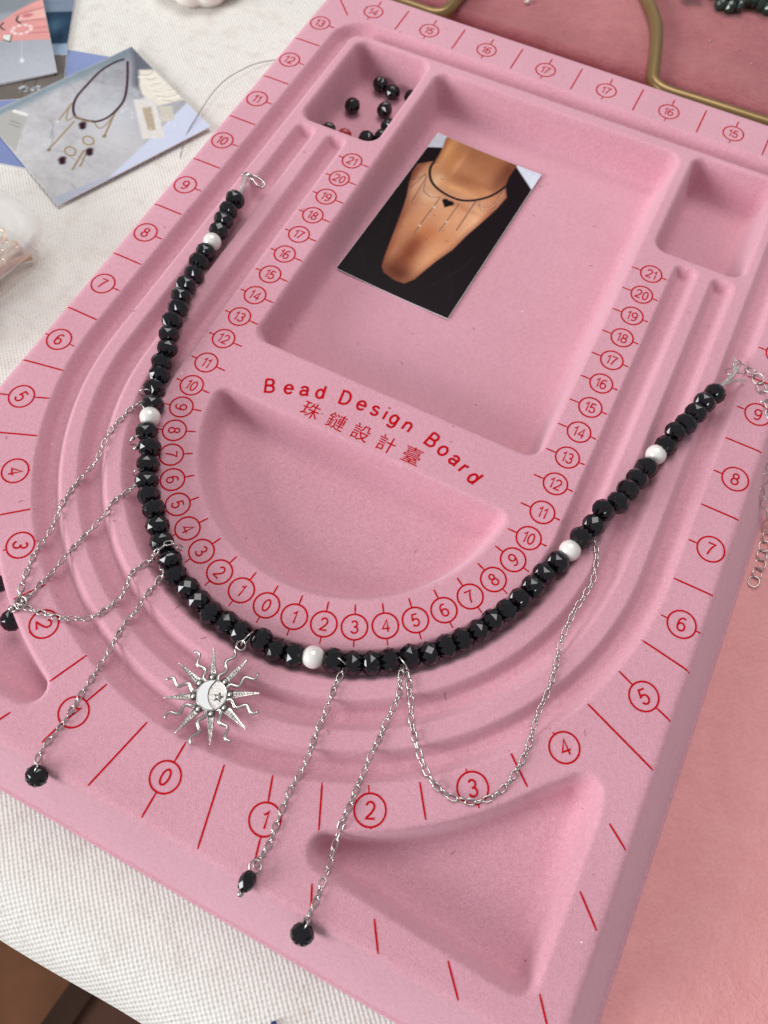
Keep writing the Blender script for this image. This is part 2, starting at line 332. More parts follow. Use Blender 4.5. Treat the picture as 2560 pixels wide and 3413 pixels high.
# lettering drawn as pen strokes on a 1-high box, then laid on the board as flat ribbons
def arc(cx, cy, rx, ry, a0, a1, n=14): return [(cx+rx*math.cos(math.radians(a)), cy+ry*math.sin(math.radians(a))) for a in np.linspace(a0, a1, n)]
STROKES = {
 '0': [arc(.27, .5, .24, .47, 90, 450, 28)], '1': [[(.06, .74), (.19, .80), (.30, .97), (.30, .0)]],
 '2': [arc(.28, .70, .24, .27, 168, -28, 12)+[(.30, .30), (.08, .10), (.04, .03), (.55, .03)]],
 '3': [arc(.26, .735, .21, .235, 155, -75, 12)+[(.22, .515)], [(.22, .515)]+arc(.26, .27, .25, .25, 88, -160, 14)],
 '4': [[(.42, .0), (.42, .97), (.03, .28), (.58, .28)]], '5': [[(.50, .95), (.13, .95), (.07, .50)]+arc(.27, .31, .25, .29, 140, -155, 16)],
 '6': [arc(.32, .55, .27, .42, 55, 180, 10)+arc(.30, .30, .25, .28, 180, 540, 22)], '7': [[(.03, .95), (.55, .95), (.38, .66), (.26, .33), (.20, .0)]],
 '8': [arc(.28, .74, .20, .22, -90, 270, 20), arc(.28, .27, .25, .26, 90, 450, 22)], '9': [arc(.26, .42, .27, .42, 235, 360, 10)+arc(.28, .68, .25, .28, 0, 360, 22)],
 'B': [[(.05, .97), (.05, .03), (.34, .03)]+arc(.36, .27, .22, .24, -90, 90, 10)+[(.05, .51)], [(.05, .97), (.32, .97)]+arc(.34, .745, .19, .225, 90, -90, 10)+[(.05, .52)]],
 'D': [[(.05, .03), (.05, .97), (.28, .97)]+arc(.28, .5, .34, .47, 90, -90, 16)+[(.05, .03)]], 'e': [[(.05, .36), (.53, .36)]+arc(.29, .34, .25, .32, 5, 325, 22)],
 'a': [[(.06, .50)]+arc(.27, .48, .20, .18, 150, 20, 8)+[(.47, .40), (.47, .12), (.54, .02)], [(.47, .40), (.25, .36)]+arc(.22, .20, .17, .17, 90, 300, 10)+[(.47, .16)]],
 'd': [[(.50, .97), (.50, .02)], arc(.27, .34, .22, .32, 0, 360, 22)], 's': [arc(.26, .50, .19, .16, 25, 190, 9)+[(.24, .35)]+arc(.26, .19, .21, .17, 50, -160, 10)],
 'i': [[(.08, .02), (.08, .64)], [(.08, .88), (.08, .96)]], 'g': [[(.50, .64), (.50, .0)]+arc(.27, -.04, .23, .22, 0, -150, 10), arc(.27, .34, .22, .31, 0, 360, 22)],
 'n': [[(.07, .02), (.07, .64)], [(.07, .42)]+arc(.28, .42, .20, .22, 150, 0, 9)+[(.48, .02)]], 'o': [arc(.29, .34, .25, .32, 0, 360, 24)], 'r': [[(.08, .02), (.08, .64)], [(.08, .40)]+arc(.27, .40, .19, .22, 165, 70, 6)]}
def ribbon(P, w):
    P = np.array(P, float); closed = np.hypot(*(P[0]-P[-1])) < 1e-6; m = len(P); V = []
    for i in range(m):
        if closed and i in (0, m-1): d1 = P[1]-P[0]; d0 = P[-1]-P[-2]
        else: d1 = P[min(i+1, m-1)]-P[min(i, m-2)]; d0 = P[max(i, 1)]-P[max(i-1, 0)]
        d0 = d0/(np.hypot(*d0)+1e-9); d1 = d1/(np.hypot(*d1)+1e-9); n0 = np.array([-d0[1], d0[0]]); n1 = np.array([-d1[1], d1[0]])
        nn = n0+n1; L = np.hypot(*nn)
        nn = n0 if L < .3 else nn/L; k = min(1.6, 1/max(.35, float(nn@n0)))
        V += [(*(P[i]+nn*w/2*k), 0), (*(P[i]-nn*w/2*k), 0)]
    return np.array(V), [(2*i, 2*i+1, 2*i+3, 2*i+2) for i in range(m-1)]
_gl = {}
def glyph(ch, w=.125):
    if ch in _gl: return _gl[ch]
    if ch in STROKES: _gl[ch] = join([(lambda R_: (R_[0]+np.array([0, 0, .0025*i])+np.c_[np.zeros((len(R_[0]), 2)), np.linspace(0, .0015, len(R_[0]))], R_[1]))(ribbon(st, w)) for i, st in enumerate(STROKES[ch])])
    else:
        cu = bpy.data.curves.new('glyph', 'FONT'); cu.body = ch; cu.size = 1.0; cu.resolution_u = 4
        o = bpy.data.objects.new('glyph', cu); col.objects.link(o)
        dg = bpy.context.evaluated_depsgraph_get(); dg.update()
        me = o.evaluated_get(dg).to_mesh()
        _gl[ch] = (np.array([v.co[:] for v in me.vertices]).reshape(-1, 3), [tuple(p.vertices) for p in me.polygons])
        o.evaluated_get(dg).to_mesh_clear(); bpy.data.objects.remove(o); bpy.data.curves.remove(cu)
    return _gl[ch]
def place_text(s, cx, cy, h, rot, hx=1.0, ref=(0, 1), gap=.12):
    """characters centred on cx, cy with cap height h"""
    parts = []; x = 0
    for ch in s:
        V, F = glyph(ch)
        if len(V) == 0: x += .3; continue
        w0, w1 = V[:, 0].min(), V[:, 0].max()
        P = V.copy(); P[:, 0] = P[:, 0]-w0+x; x += (w1-w0)+gap
        parts.append((P, F))
    V, F = join(parts)
    y0, y1 = (V[:, 1].min(), V[:, 1].max()) if ref is None else ref
    k = h/(y1-y0); V = V.copy()
    V[:, 0] = (V[:, 0]-(V[:, 0].min()+V[:, 0].max())/2)*k*hx; V[:, 1] = (V[:, 1]-(y0+y1)/2)*k
    a = math.radians(rot); c, s_ = math.cos(a), math.sin(a)
    return np.c_[cx+c*V[:, 0]-s_*V[:, 1], cy+s_*V[:, 0]+c*V[:, 1], V[:, 2]], F
def strip(p, q, w=.050):
    p = np.array(p, float); q = np.array(q, float); d = q-p; L = np.hypot(*d); n = np.array([-d[1], d[0]])/L*w/2
    m = max(2, int(L/.12)+1); V = []
    for t in np.linspace(0, 1, m):
        c = p+d*t; k = .7 if t in (0, 1) else 1.0
        V += [(*(c+n*k), 0), (*(c-n*k), 0)]
    return np.array(V), [(2*i, 2*i+1, 2*i+3, 2*i+2) for i in range(m-1)]
def annulus(cx, cy, r, w=.050, n=44):
    V = []
    for k in range(n):
        a = 2*math.pi*k/n
        for rr in (r-w/2, r+w/2): V.append((cx+rr*math.cos(a), cy+rr*math.sin(a), 0))
    return np.array(V), [(2*k, 2*k+1, (2*k+3) % (2*n), (2*k+2) % (2*n)) for k in range(n)]
def mark(num, cx, cy, r, rot, ends, digit_h):
    parts = [annulus(cx, cy, r)]
    for (ex, ey) in ends:
        d = np.array([ex-cx, ey-cy]); L = np.hypot(*d)
        if L > r+.04: parts.append(strip((cx+d[0]/L*(r+.02), cy+d[1]/L*(r+.02)), (ex, ey)))
    parts.append(place_text(str(num), cx, cy, digit_h, rot, .92 if len(str(num)) > 1 else 1.0))
    V, F = join(parts); obj('scale_number', mesh('scale_number', drape(V), F, INK), board)
def tick(p, q):
    V, F = strip(p, q); obj('scale_tick', mesh('scale_tick', drape(V), F, INK), board)
# inner centimetre scale
for sgn in (-1, 1):
    for n in range(11 if sgn < 0 else 11, 22):
        y = n-16.0
        if n == 11: y = -5.05
        a, b = (sgn*5.09, sgn*6.43)
        mark(n, sgn*5.79, y, .36, 0, [(a, y), (b, y)], .36)
    for n in range(1 if sgn > 0 else 1, 11):
        th = n*.147
        if n == 10: th = 1.468
        ux, uy = sgn*math.sin(th), -math.cos(th)
        cx, cy = 5.77*ux, -5.4+5.77*uy
        rot = sgn*math.degrees(th)
        if n == 10: rot = 0
        if sgn > 0 and n in (9, 8, 7): rot = {9: 52, 8: 60, 7: 52}[n]
        e = [(5.12*ux, -5.4+5.12*uy), (6.33*ux, -5.4+6.33*uy)]
        if n == 10: e = [(sgn*5.09, cy), (sgn*6.43, cy)]
        mark(n, cx, cy, .36, rot, e, .36 if n < 10 else .36)
mark(0, 0, -11.17, .36, 0, [(0, -10.52), (0, -11.73)], .36)
# outer inch scale
for sgn in (-1, 1):
    for n in range(6, 14):
        y = 1.16+(n-9)*2.54
        x = 10.575 if n > 6 else 10.5
        mark(n, sgn*x, y, .395, 0, [(sgn*9.9, y), (sgn*11.16, y)], .40)
        if 8 <= n+1: 
            yy = y+1.27
            tick((sgn*9.9, yy), (sgn*11.16, yy)) if n < 13 else None
    tick((sgn*9.88, -5.26), (sgn*11.16, -5.26))
    tick((sgn*9.64, -7.38), (sgn*11.13, -7.64))
    for n, c, e, rr, rl, cl in ((5, (10.2, -8.82), [(9.38, -8.48), (11.05, -9.12)], 46, -22, (10.23, -8.76)),
                            (4, (8.78, -11.0), [(8.26, -10.72)], 46, -50, (8.78, -10.95)),
                            (3, (7.06, -12.97), [(6.71, -12.62), (7.4, -13.33)], 34, -66, (7.16, -12.80)),
                            (2, (4.98, -14.60), [(4.68, -14.09), (5.2, -14.98)], 25, -50, (5.15, -14.38)),
                            (1, (2.75, -15.96), [(2.40, -14.97), (3.02, -16.95)], 12, -24, (3.02, -15.95))):
        if sgn < 0:
            dx, dy = cl[0]-c[0], cl[1]-c[1]; c = cl; e = [(a+dx, b+dy) for a, b in e]
        mark(n, sgn*c[0], c[1], .395, rr if sgn > 0 else rl, [(sgn*a, b) for a, b in e], .42)
    for p, q in (((8.93, -9.68), (11.02, -10.5)), ((7.53, -11.70), (8.29, -12.32)), ((5.8, -13.44), (6.32, -14.18)),
                 ((3.6, -14.56), (4.06, -15.58)), ((1.17, -15.3), (1.62, -17.28)), ((4.48, -16.69), (4.76, -17.25)),
                 ((6.16, -16.69), (6.57, -17.3)), ((8.08, -16.69), (8.62, -17.3)), ((10.44, -12.2), (11.02, -12.6)),
                 ((10.32, -13.95), (10.97, -14.56)), ((10.24, -16.35), (10.85, -17.15)), ((9.80, 12.27), (10.9, 13.4))):
        tick((sgn*p[0], p[1]), (sgn*q[0], q[1]))
    for k, n in enumerate((17, 16, 15, 14)):
        x = sgn*(1.28+2.56*k)
        mark(n, x, 12.98, .385, 0, [(x, 12.4), (x, 13.72)], .38)
        tick((sgn*2.56*(k+1), 12.38), (sgn*2.56*(k+1), 13.74)) if k < 3 else None
mark(0, 0, -16.23, .395, 0, [(0, -15.27), (0, -17.3)], .42)
tick((0, 12.38), (0, 13.74))
# printed title
parts = []
lets = [('B', -3.44, -4.66), ('e', -2.89, -4.66), ('a', -2.42, -4.57), ('d', -1.95, -4.33), ('D', -1.16, -4.13), ('e', -.62, -4.27), ('s', -.16, -4.26),
        ('i', .18, -4.14), ('g', .49, -4.32), ('n', .96, -4.28), ('B', 1.82, -4.32), ('o', 2.27, -4.54), ('a', 2.71, -4.68), ('r', 3.06, -4.78), ('d', 3.44, -4.80)]
for ch, x, y in lets:
    V, F = glyph(ch, .15); k = .50
    rot = -math.degrees(x/8.2); a = math.radians(rot)
    P = V*k; mx = (P[:, 0].min()+P[:, 0].max())/2
    base = -4.36-(8.2-math.sqrt(8.2**2-x*x))
    Px = P[:, 0]-mx; Py = P[:, 1]
    parts.append((np.c_[x+math.cos(a)*Px-math.sin(a)*Py, base+math.sin(a)*Px+math.cos(a)*Py, V[:, 2]], F))
V, F = join(parts); obj('title_lettering', mesh('title_lettering', drape(V), F, INK), board)
try:
    parts = []
    for ch, x in zip('珠鏈設計臺', (-1.95, -1.05, -.19, .68, 1.55)):
        V, F = glyph(ch)
        P = V.copy(); k = .58/max(P[:, 1].max()-P[:, 1].min(), .01)
        P[:, 0] = (P[:, 0]-(P[:, 0].min()+P[:, 0].max())/2)*k+x; P[:, 1] = (P[:, 1]-(P[:, 1].min()+P[:, 1].max())/2)*k-5.08; P[:, 2] = 0
        parts.append((P, F))
    V, F = join(parts); obj('chinese_lettering', mesh('chinese_lettering', drape(V), F, INK), board)
    print('CJK', [len(glyph(c)[0]) for c in '珠鏈設計臺'])
except Exception as e: print('cjk failed', e)

# ------------------------------------------------------------------ cloth, velvet, floor
def build_cloth():
    prof = [(70, 0)]+[(y, 0) for y in np.linspace(40, -19, 30)]
    R0 = 2.2
    for a in np.linspace(0, math.pi/2, 14): prof.append((-20.1-R0*math.sin(a)*.93, -R0+R0*math.cos(a)))
    for z in np.linspace(-3, -45, 12): prof.append((-22.15, z))
    xs = np.linspace(-80, 80, 220); V = []
    for y, z in prof:
        for x in xs:
            e = max(0, (-17-y)/5.0); wv = .10*math.sin(x*.35+1)+.05*math.sin(x*.9)
            V.append((x, y+wv*e*.6, ZT+z+.02*math.sin(x*.5)*math.sin(y*.3)*(1 if abs(y) > 20 or abs(x) > 13 else 0)-(abs(wv)*.12*e)))
    me = fast_mesh('linen_tablecloth', V, grid(len(xs), len(prof))[:, ::-1], LINEN)
    return tag(obj('linen_tablecloth', me), 'white woven linen cloth spread over the table under the pink board', 'tablecloth')
build_cloth()
def vz(x, y):
    """height of the felt mat, and of the velvet cushion behind the board"""
    x = np.asarray(x, float); y = np.asarray(y, float)
    e = np.clip((y-16.42)/.45, 0, 1)
    up = np.where(y > 16.42, .60+.46*np.sqrt(1-(1-e)**2), 0)
    n = .10*np.sin(x*.55+.8)*np.sin(y*.4+.3)+.05*np.sin(x*1.3+y*.7)
    hump = .16*np.exp(-((x-4.6)**2/3.0+(y-17.6)**2/1.3))+.10*np.exp(-((x-8)**2/6+(y-17.3)**2/.9))
    return ZV+up+np.where(y > 16.42, (n+hump)*sstep((y-16.4)/.9), 0)
xs = np.r_[np.arange(-10.4, 24, .2), np.arange(24, 60, 1.0)]; ys = np.arange(-17.7, 30.1, .2)
X, Y = np.meshgrid(xs, ys); Zv = ZV+np.where(X > 13, .05*np.sin(X*.6)*np.sin(Y*.33), 0)
Zv[:, 0] = ZT-.02; Zv[0, :] = ZT-.02; Zv[-1, :] = ZT-.02
me = fast_mesh('felt_mat', np.stack([X, Y, Zv], -1).reshape(-1, 3), grid(len(xs), len(ys)), FELT)
tag(obj('felt_mat', me), 'salmon pink felt mat under the right side of the bead board', 'felt mat')
xs = np.r_[np.arange(-10.3, 24, .16), np.arange(24, 60, 1.0)]; ys = np.r_[np.arange(16.42, 17.1, .03), np.arange(17.1, 30, .16), np.arange(30, 70, 1.0)]
X, Y = np.meshgrid(xs, ys); Zv = vz(X, Y)
Zv = Zv-.5*(1-sstep((X+10.3)/.6)); ys0 = 16.40
low = np.stack([X[0], np.full(X.shape[1], ys0), np.full(X.shape[1], ZV+.01)], -1)
V = np.concatenate([low, np.stack([X, Y, Zv], -1).reshape(-1, 3)]); me = fast_mesh('velvet_cushion', V, grid(len(xs), len(ys)+1), VELVET)
tag(obj('velvet_cushion', me), 'rose pink velvet cushion lying behind the far edge of the bead board', 'cushion')

FLOORM = simple('brown_floor', (.13, .055, .027), .7, var=.3, scale=9, Specular_IOR_Level=.1)
fl = obj('floor', mesh('floor', [(-300, -300, -76), (300, -300, -76), (300, 300, -76), (-300, 300, -76)], [(0, 1, 2, 3)], FLOORM)); tag(fl, kind='structure')
def box(x0, x1, y0, y1, z0, z1):
    V = [(x0, y0, z0), (x1, y0, z0), (x1, y1, z0), (x0, y1, z0), (x0, y0, z1), (x1, y0, z1), (x1, y1, z1), (x0, y1, z1)]
    return np.array(V, float), [(0, 3, 2, 1), (4, 5, 6, 7), (0, 1, 5, 4), (1, 2, 6, 5), (2, 3, 7, 6), (3, 0, 4, 7)]
WOODD = simple('dark_walnut', (.035, .017, .010), .7, var=.35, scale=14, Specular_IOR_Level=.1)
WOODM = simple('brown_plank', (.15, .062, .030), .7, var=.25, scale=11, Specular_IOR_Level=.1)
plank_me = mesh('plank', *box(-9.6, 9.6, -160, 160, -1, 0), WOODM)
for k in range(-6, 7):
    o = obj('plank', plank_me, fl); o.location = Vector((k*20-22, -60, -75+.02*(k % 3)))*S; o.rotation_euler = (0, 0, .0)
stool = empty('wooden_stool', 'dark brown wooden stool standing below the table edge at the bottom left', 'stool', (-10.3, -40, -46)); stool.rotation_euler = (0, 0, -.12)
WOODR = simple('dark_brown_wood', (.075, .034, .022), .7, var=.3, scale=12, Specular_IOR_Level=.1)
obj('edge_rail', mesh('edge_rail', *box(-1.0, .9, -22, 22, -1.5, .6), WOODD), stool)
obj('seat_board', mesh('seat_board', *box(.9, 22, -22, 22, -1.6, .1), WOODR), stool)
leg_me = mesh('stool_leg', *box(-1.2, 1.2, -1.2, 1.2, -29, -1.6), WOODD)
for lx, ly in ((.5, -20), (20, -20), (.5, 20), (20, 20)): obj('stool_leg', leg_me, stool, loc=(lx, ly, 0))

# ------------------------------------------------------------------ beads
def rondelle(R, t, n=10):
    """faceted rondelle with rows of diamond facets, axis along z"""
    V = []; F = []
    for r, z, o in ((.28, -.5, 0), (.64, -.41, .5), (.90, -.22, 0), (1.0, 0, .5), (.90, .22, 0), (.64, .41, .5), (.28, .5, 0)):
        for k in range(n):
            a = 2*math.pi*(k+o)/n; V.append((R*r*math.cos(a), R*r*math.sin(a), t*z))
    q = lambda ring, k: ring*n+k % n
    for k in range(n):
        F.append((q(3, k-1), q(2, k), q(3, k), q(4, k)))                        # belt
        F.append((q(2, k), q(1, k), q(2, k+1), q(3, k))); F.append((q(4, k), q(3, k), q(4, k+1), q(5, k)))
        F.append((q(0, k), q(1, k), q(2, k))); F.append((q(0, k), q(2, k), q(1, k-1)))
        F.append((q(6, k), q(4, k), q(5, k))); F.append((q(6, k), q(5, k-1), q(4, k)))
        F.append((q(0, k), q(0, k+1), q(1, k))); F.append((q(6, k), q(5, k), q(6, k+1)))
    F.append(tuple(range(n))[::-1]); F.append(tuple(6*n+k for k in range(n)))
    return np.array(V), F
bead_me = mesh('faceted_bead', *rondelle(.36, .59), JET)
bead_me2 = mesh('faceted_bead', *rondelle(.352, .58, 9), JET)
pearl_me = mesh('pearl_bead', *sphere(.315, n=32, m=20), PEARL, True)
neck = empty('beaded_necklace', 'black faceted bead and pearl necklace with sun charm and hanging silver chains', 'necklace', (0, -12, .2))
NB = Matrix.Translation(-Vector((0, -12, .2))*S)
BP = np.array([b[1:] for b in D['beads']])
for i, b in enumerate(D['beads']):
    t = BP[min(i+1, len(BP)-1)]-BP[max(i-1, 0)]
    k = b[0] == 'p'
    tt = Vector(t)+Vector((rng.uniform(-.11, .11), rng.uniform(-.11, .11), rng.uniform(-.09, .09)))
    M_ = NB @ frame(b[1:], tt, rng.uniform(0, 6.28))
    obj('pearl_bead' if k else 'faceted_bead', pearl_me if k else rng.choice([bead_me, bead_me2]), neck, mw=M_)
# cord through the beads
V, F = tube(resample(catmull(BP[:, :3], 4), .3), .03, 6)
obj('cord', mesh('cord', V-np.array([0, -12, .2]), F, THREAD), neck)

def oval(L, W, r, n=18, m=6, flat=1.0):
    """closed oval ring in the xz plane, long side along z"""
    P = []
    a = (L-W)/2; q = W/2-r
    for k in range(n):
        th = 2*math.pi*k/n; c, s = math.cos(th), math.sin(th)
        P.append((q*s, 0, q*c+(a if c > 0 else -a if c < 0 else 0)))
    V = []; F = []; P = np.array(P)
    for i in range(n):
        t = P[(i+1) % n]-P[i-1]; t /= np.linalg.norm(t); bn = np.array([0, 1.0, 0]); nn = np.cross(t, bn)
        for k in range(m):
            th = 2*math.pi*k/m; V.append(P[i]+r*(math.cos(th)*nn+flat*math.sin(th)*bn))
    for i in range(n):
        for k in range(m): F.append((i*m+k, i*m+(k+1) % m, ((i+1) % n)*m+(k+1) % m, ((i+1) % n)*m+k))
    return np.array(V), F
link_me = mesh('chain_link', *oval(.285, .185, .022, flat=1.3), SILVER, True)
big_me = mesh('chain_link', *oval(.42, .36, .021, n=22), SILVER, True)
def surf(x, y, r=.10):
    g = [(0, 0), (r, 0), (-r, 0), (0, r), (0, -r), (.7*r, .7*r), (-.7*r, .7*r), (.7*r, -.7*r), (-.7*r, -.7*r)]
    return max(max(float(height(x+a, y+b)), ZV if x > -10.4 else ZT) for a, b in g)
def chain(pts, pitch, me, rolls, lift=.06, zs=None, name='hanging_chain', sag=6):
    P = resample(catmull(pts, 6), pitch)
    z = np.array([surf(x, y) for x, y in P])+lift
    if sag:
        k = sag; zp = np.pad(z, k, 'edge'); zm = np.array([zp[i:i+2*k+1].max() for i in range(len(z))])
        zm = np.where(z < -.9, z, zm); zp = np.pad(zm, 2, 'edge'); z = np.convolve(zp, np.ones(5)/5, 'valid')
    if zs is not None:
        for i, v in enumerate(zs):
            if i < len(z): z[i] = max(z[i], v)
    P3 = np.c_[P, z]; root = None
    for i, p in enumerate(P3):
        t = P3[min(i+1, len(P3)-1)]-P3[max(i-1, 0)]
        M_ = hframe(p, Vector(t)+Vector((rng.uniform(-1, 1), rng.uniform(-1, 1), 0))*.02, math.radians(rolls[i % len(rolls)]+rng.uniform(-14, 14)))
        if root is None:
            root = obj(name, me, neck, mw=NB @ M_); inv = M_.inverted()
        else:
            obj('chain_link', me, root, mw=inv @ M_)
    return P3
# local x of a link lies flat when its roll is 90 degrees
for k in 'ABDEFG': chain(D[k], .226, link_me, (10, 62))
chain(D['C'][3:], .226, link_me, (10, 62))
chain(D['X'], .335, big_me, (-22, 24), lift=.06, name='extender_chain', sag=2)
# loop of chain lying over a bead at the upper left junction
P = catmull([(-2.88, -10.90, .45), (-2.98, -10.94, .68), (-3.10, -11.03, .80), (-3.20, -11.25, .80), (-3.34, -11.42, .60), (-3.46, -11.50, .25), (-3.50, -11.52, .12)], 6); P = resample(P, .226)
root = None
for i, p in enumerate(P):
    t = P[min(i+1, len(P)-1)]-P[max(i-1, 0)]; M_ = hframe(p, t, math.radians((10, 60)[i % 2]))
    if root is None: root = obj('hanging_chain', link_me, neck, mw=NB @ M_); inv = M_.inverted()
    else: obj('chain_link', link_me, root, mw=inv @ M_)
def nobj(name, VF, mat, parent=None, smooth=True, o0=(0, -12, .2)):
    V, F = VF
    return obj(name, mesh(name, np.asarray(V)-np.array(o0), F, mat, smooth), parent or neck)
# rings that hold the chains to the string
def ringpts(c, u, v, r, n=20): return [np.array(c)+r*(math.cos(a)*np.array(u)+math.sin(a)*np.array(v)) for a in np.linspace(0, 2*math.pi, n, endpoint=False)]
for c, ang in (((2.58, -11.66, .2), 80), ((4.13, -10.98, .24), 62), ((7.22, -5.2, .22), 25), ((-6.72, -6.98, .22), -60), ((-5.3, -9.35, .25), -40), ((-5.95, -8.55, .35), -30)):
    a = math.radians(ang)
    nobj('jump_ring', tube(ringpts(c, (math.sin(a)*.9, -math.cos(a)*.9, 0), (0, 0, .8), .25), .022, 6, True), SILVER)
for pt in ((-5.98, -8.62, .55), (-5.75, -8.85, .5)):
    nobj('crimp', sphere(.07, pt), SILVER)
# end drops
def drop_disc(c, nrm, ringc):
    V, F = rondelle(.30, .40); M_ = frame((0, 0, 0), nrm)
    R3 = np.array(M_.to_3x3())
    o = nobj('drop_bead', (V@R3.T+np.array(c), F), JET, smooth=False)
    nobj('drop_loop', tube(ringpts(ringc, (0, .9, .3), (.35, 0, .9), .12), .024, 6, True), SILVER)
drop_disc((-2.90, -17.66, .02), (.2, -.5, .85), (-2.95, -17.5, .18))
drop_disc((4.79, -17.74, -.06), (.1, -.6, .8), (4.76, -17.5, .13))
V, F = rondelle(.21, .50, 8); R3 = np.array(frame((0, 0, 0), (.05, 1, .1)).to_3x3())
nobj('drop_bead', (V@R3.T+np.array((3.09, -17.33, .2)), F), JET, smooth=False)
nobj('drop_loop', tube(ringpts((3.10, -16.97, .16), (1, 0, 0), (0, 1, .25), .15), .022, 6, True), SILVER)
nobj('drop_ball', sphere(.085, (3.07, -17.64, .08)), SILVER)
drop_c = (-6.24, -14.68, -.42)
V, F = rondelle(.32, .42); R3 = np.array(frame((0, 0, 0), (.2, -.3, .9)).to_3x3())
nobj('drop_bead', (V@R3.T+np.array(drop_c), F), JET, smooth=False)
nobj('drop_loop', tube(ringpts((-6.12, -14.38, -.02), (.5, .8, .3), (.6, -.3, .7), .15), .026, 6, True), SILVER)
nobj('drop_ball', sphere(.09, (-6.17, -14.43, .08)), SILVER)
nobj('jump_ring', tube(ringpts((-6.02, -14.18, .13), (1, .2, .1), (-.2, 1, .2), .17), .026, 6, True), SILVER)
# lobster clasp at the upper left end, thread knots at both ends
c0 = np.array((-8.42, 2.42, .10))
nobj('lobster_clasp', join([tube(catmull([c0+np.array(q) for q in ((.36, -.10, -.12), (.40, .03, -.10), (.28, .12, -.05), (.05, .13, .02), (-.15, .09, .06), (-.16, -.02, .06), (.0, -.06, .03), (.22, -.13, -.06), (.36, -.10, -.12))], 5), .034, 8, flat=1.3),
      tube([c0+np.array((-.12, .03, .06)), c0+np.array((-.3, .05, .09)), c0+np.array((-.40, .06, .10))], [.09, .065, .05], 8), sphere(.055, c0+np.array((.05, .17, .04)))]), SILVER)
nobj('jump_ring', tube(ringpts(c0+np.array((-.42, .02, .08)), (.3, .9, 0), (.5, 0, .8), .11), .022, 6, True), SILVER)
def knot(path, r, strands, wr):
    P = resample(catmull(path, 6), .03); out = []
    for j in range(strands):
        Q = []
        for i, p in enumerate(P):
            t = P[min(i+1, len(P)-1)]-P[max(i-1, 0)]; t = t/np.linalg.norm(t); a_ = np.cross(t, (0, 0, 1)); a_ /= np.linalg.norm(a_); b_ = np.cross(a_, t)
            th = i*.42+j*2*math.pi/strands; k = r*(.5+.6*abs(math.sin(i*.19)))
            Q.append(p+k*(math.cos(th)*a_+math.sin(th)*b_))
        out.append(tube(Q, wr, 5))
    return out
nobj('end_knot', join(knot([(-8.36, 1.42, .33), (-8.46, 1.75, .30), (-8.62, 2.1, .24), (-8.80, 2.42, .18)], .05, 4, .020)+[sphere(.07, (-8.46, 1.72, .33))]), THREAD)
nobj('end_knot', join(knot([(9.12, 1.22, .36), (9.28, 1.7, .26), (9.44, 2.15, .18), (9.50, 2.5, .12)], .055, 5, .020)+knot([(9.2, 1.45, .34), (9.45, 1.8, .24), (9.72, 2.05, .14), (9.86, 2.1, .12)], .03, 3, .016)
      +knot([(9.42, 2.35, .12), (9.36, 2.62, .12), (9.3, 2.85, .10)], .035, 3, .016)), THREAD)
nobj('jump_ring', tube(ringpts((9.45, 2.62, .10), (.8, .5, 0), (-.3, .5, .7), .14), .022, 6, True), SILVER)
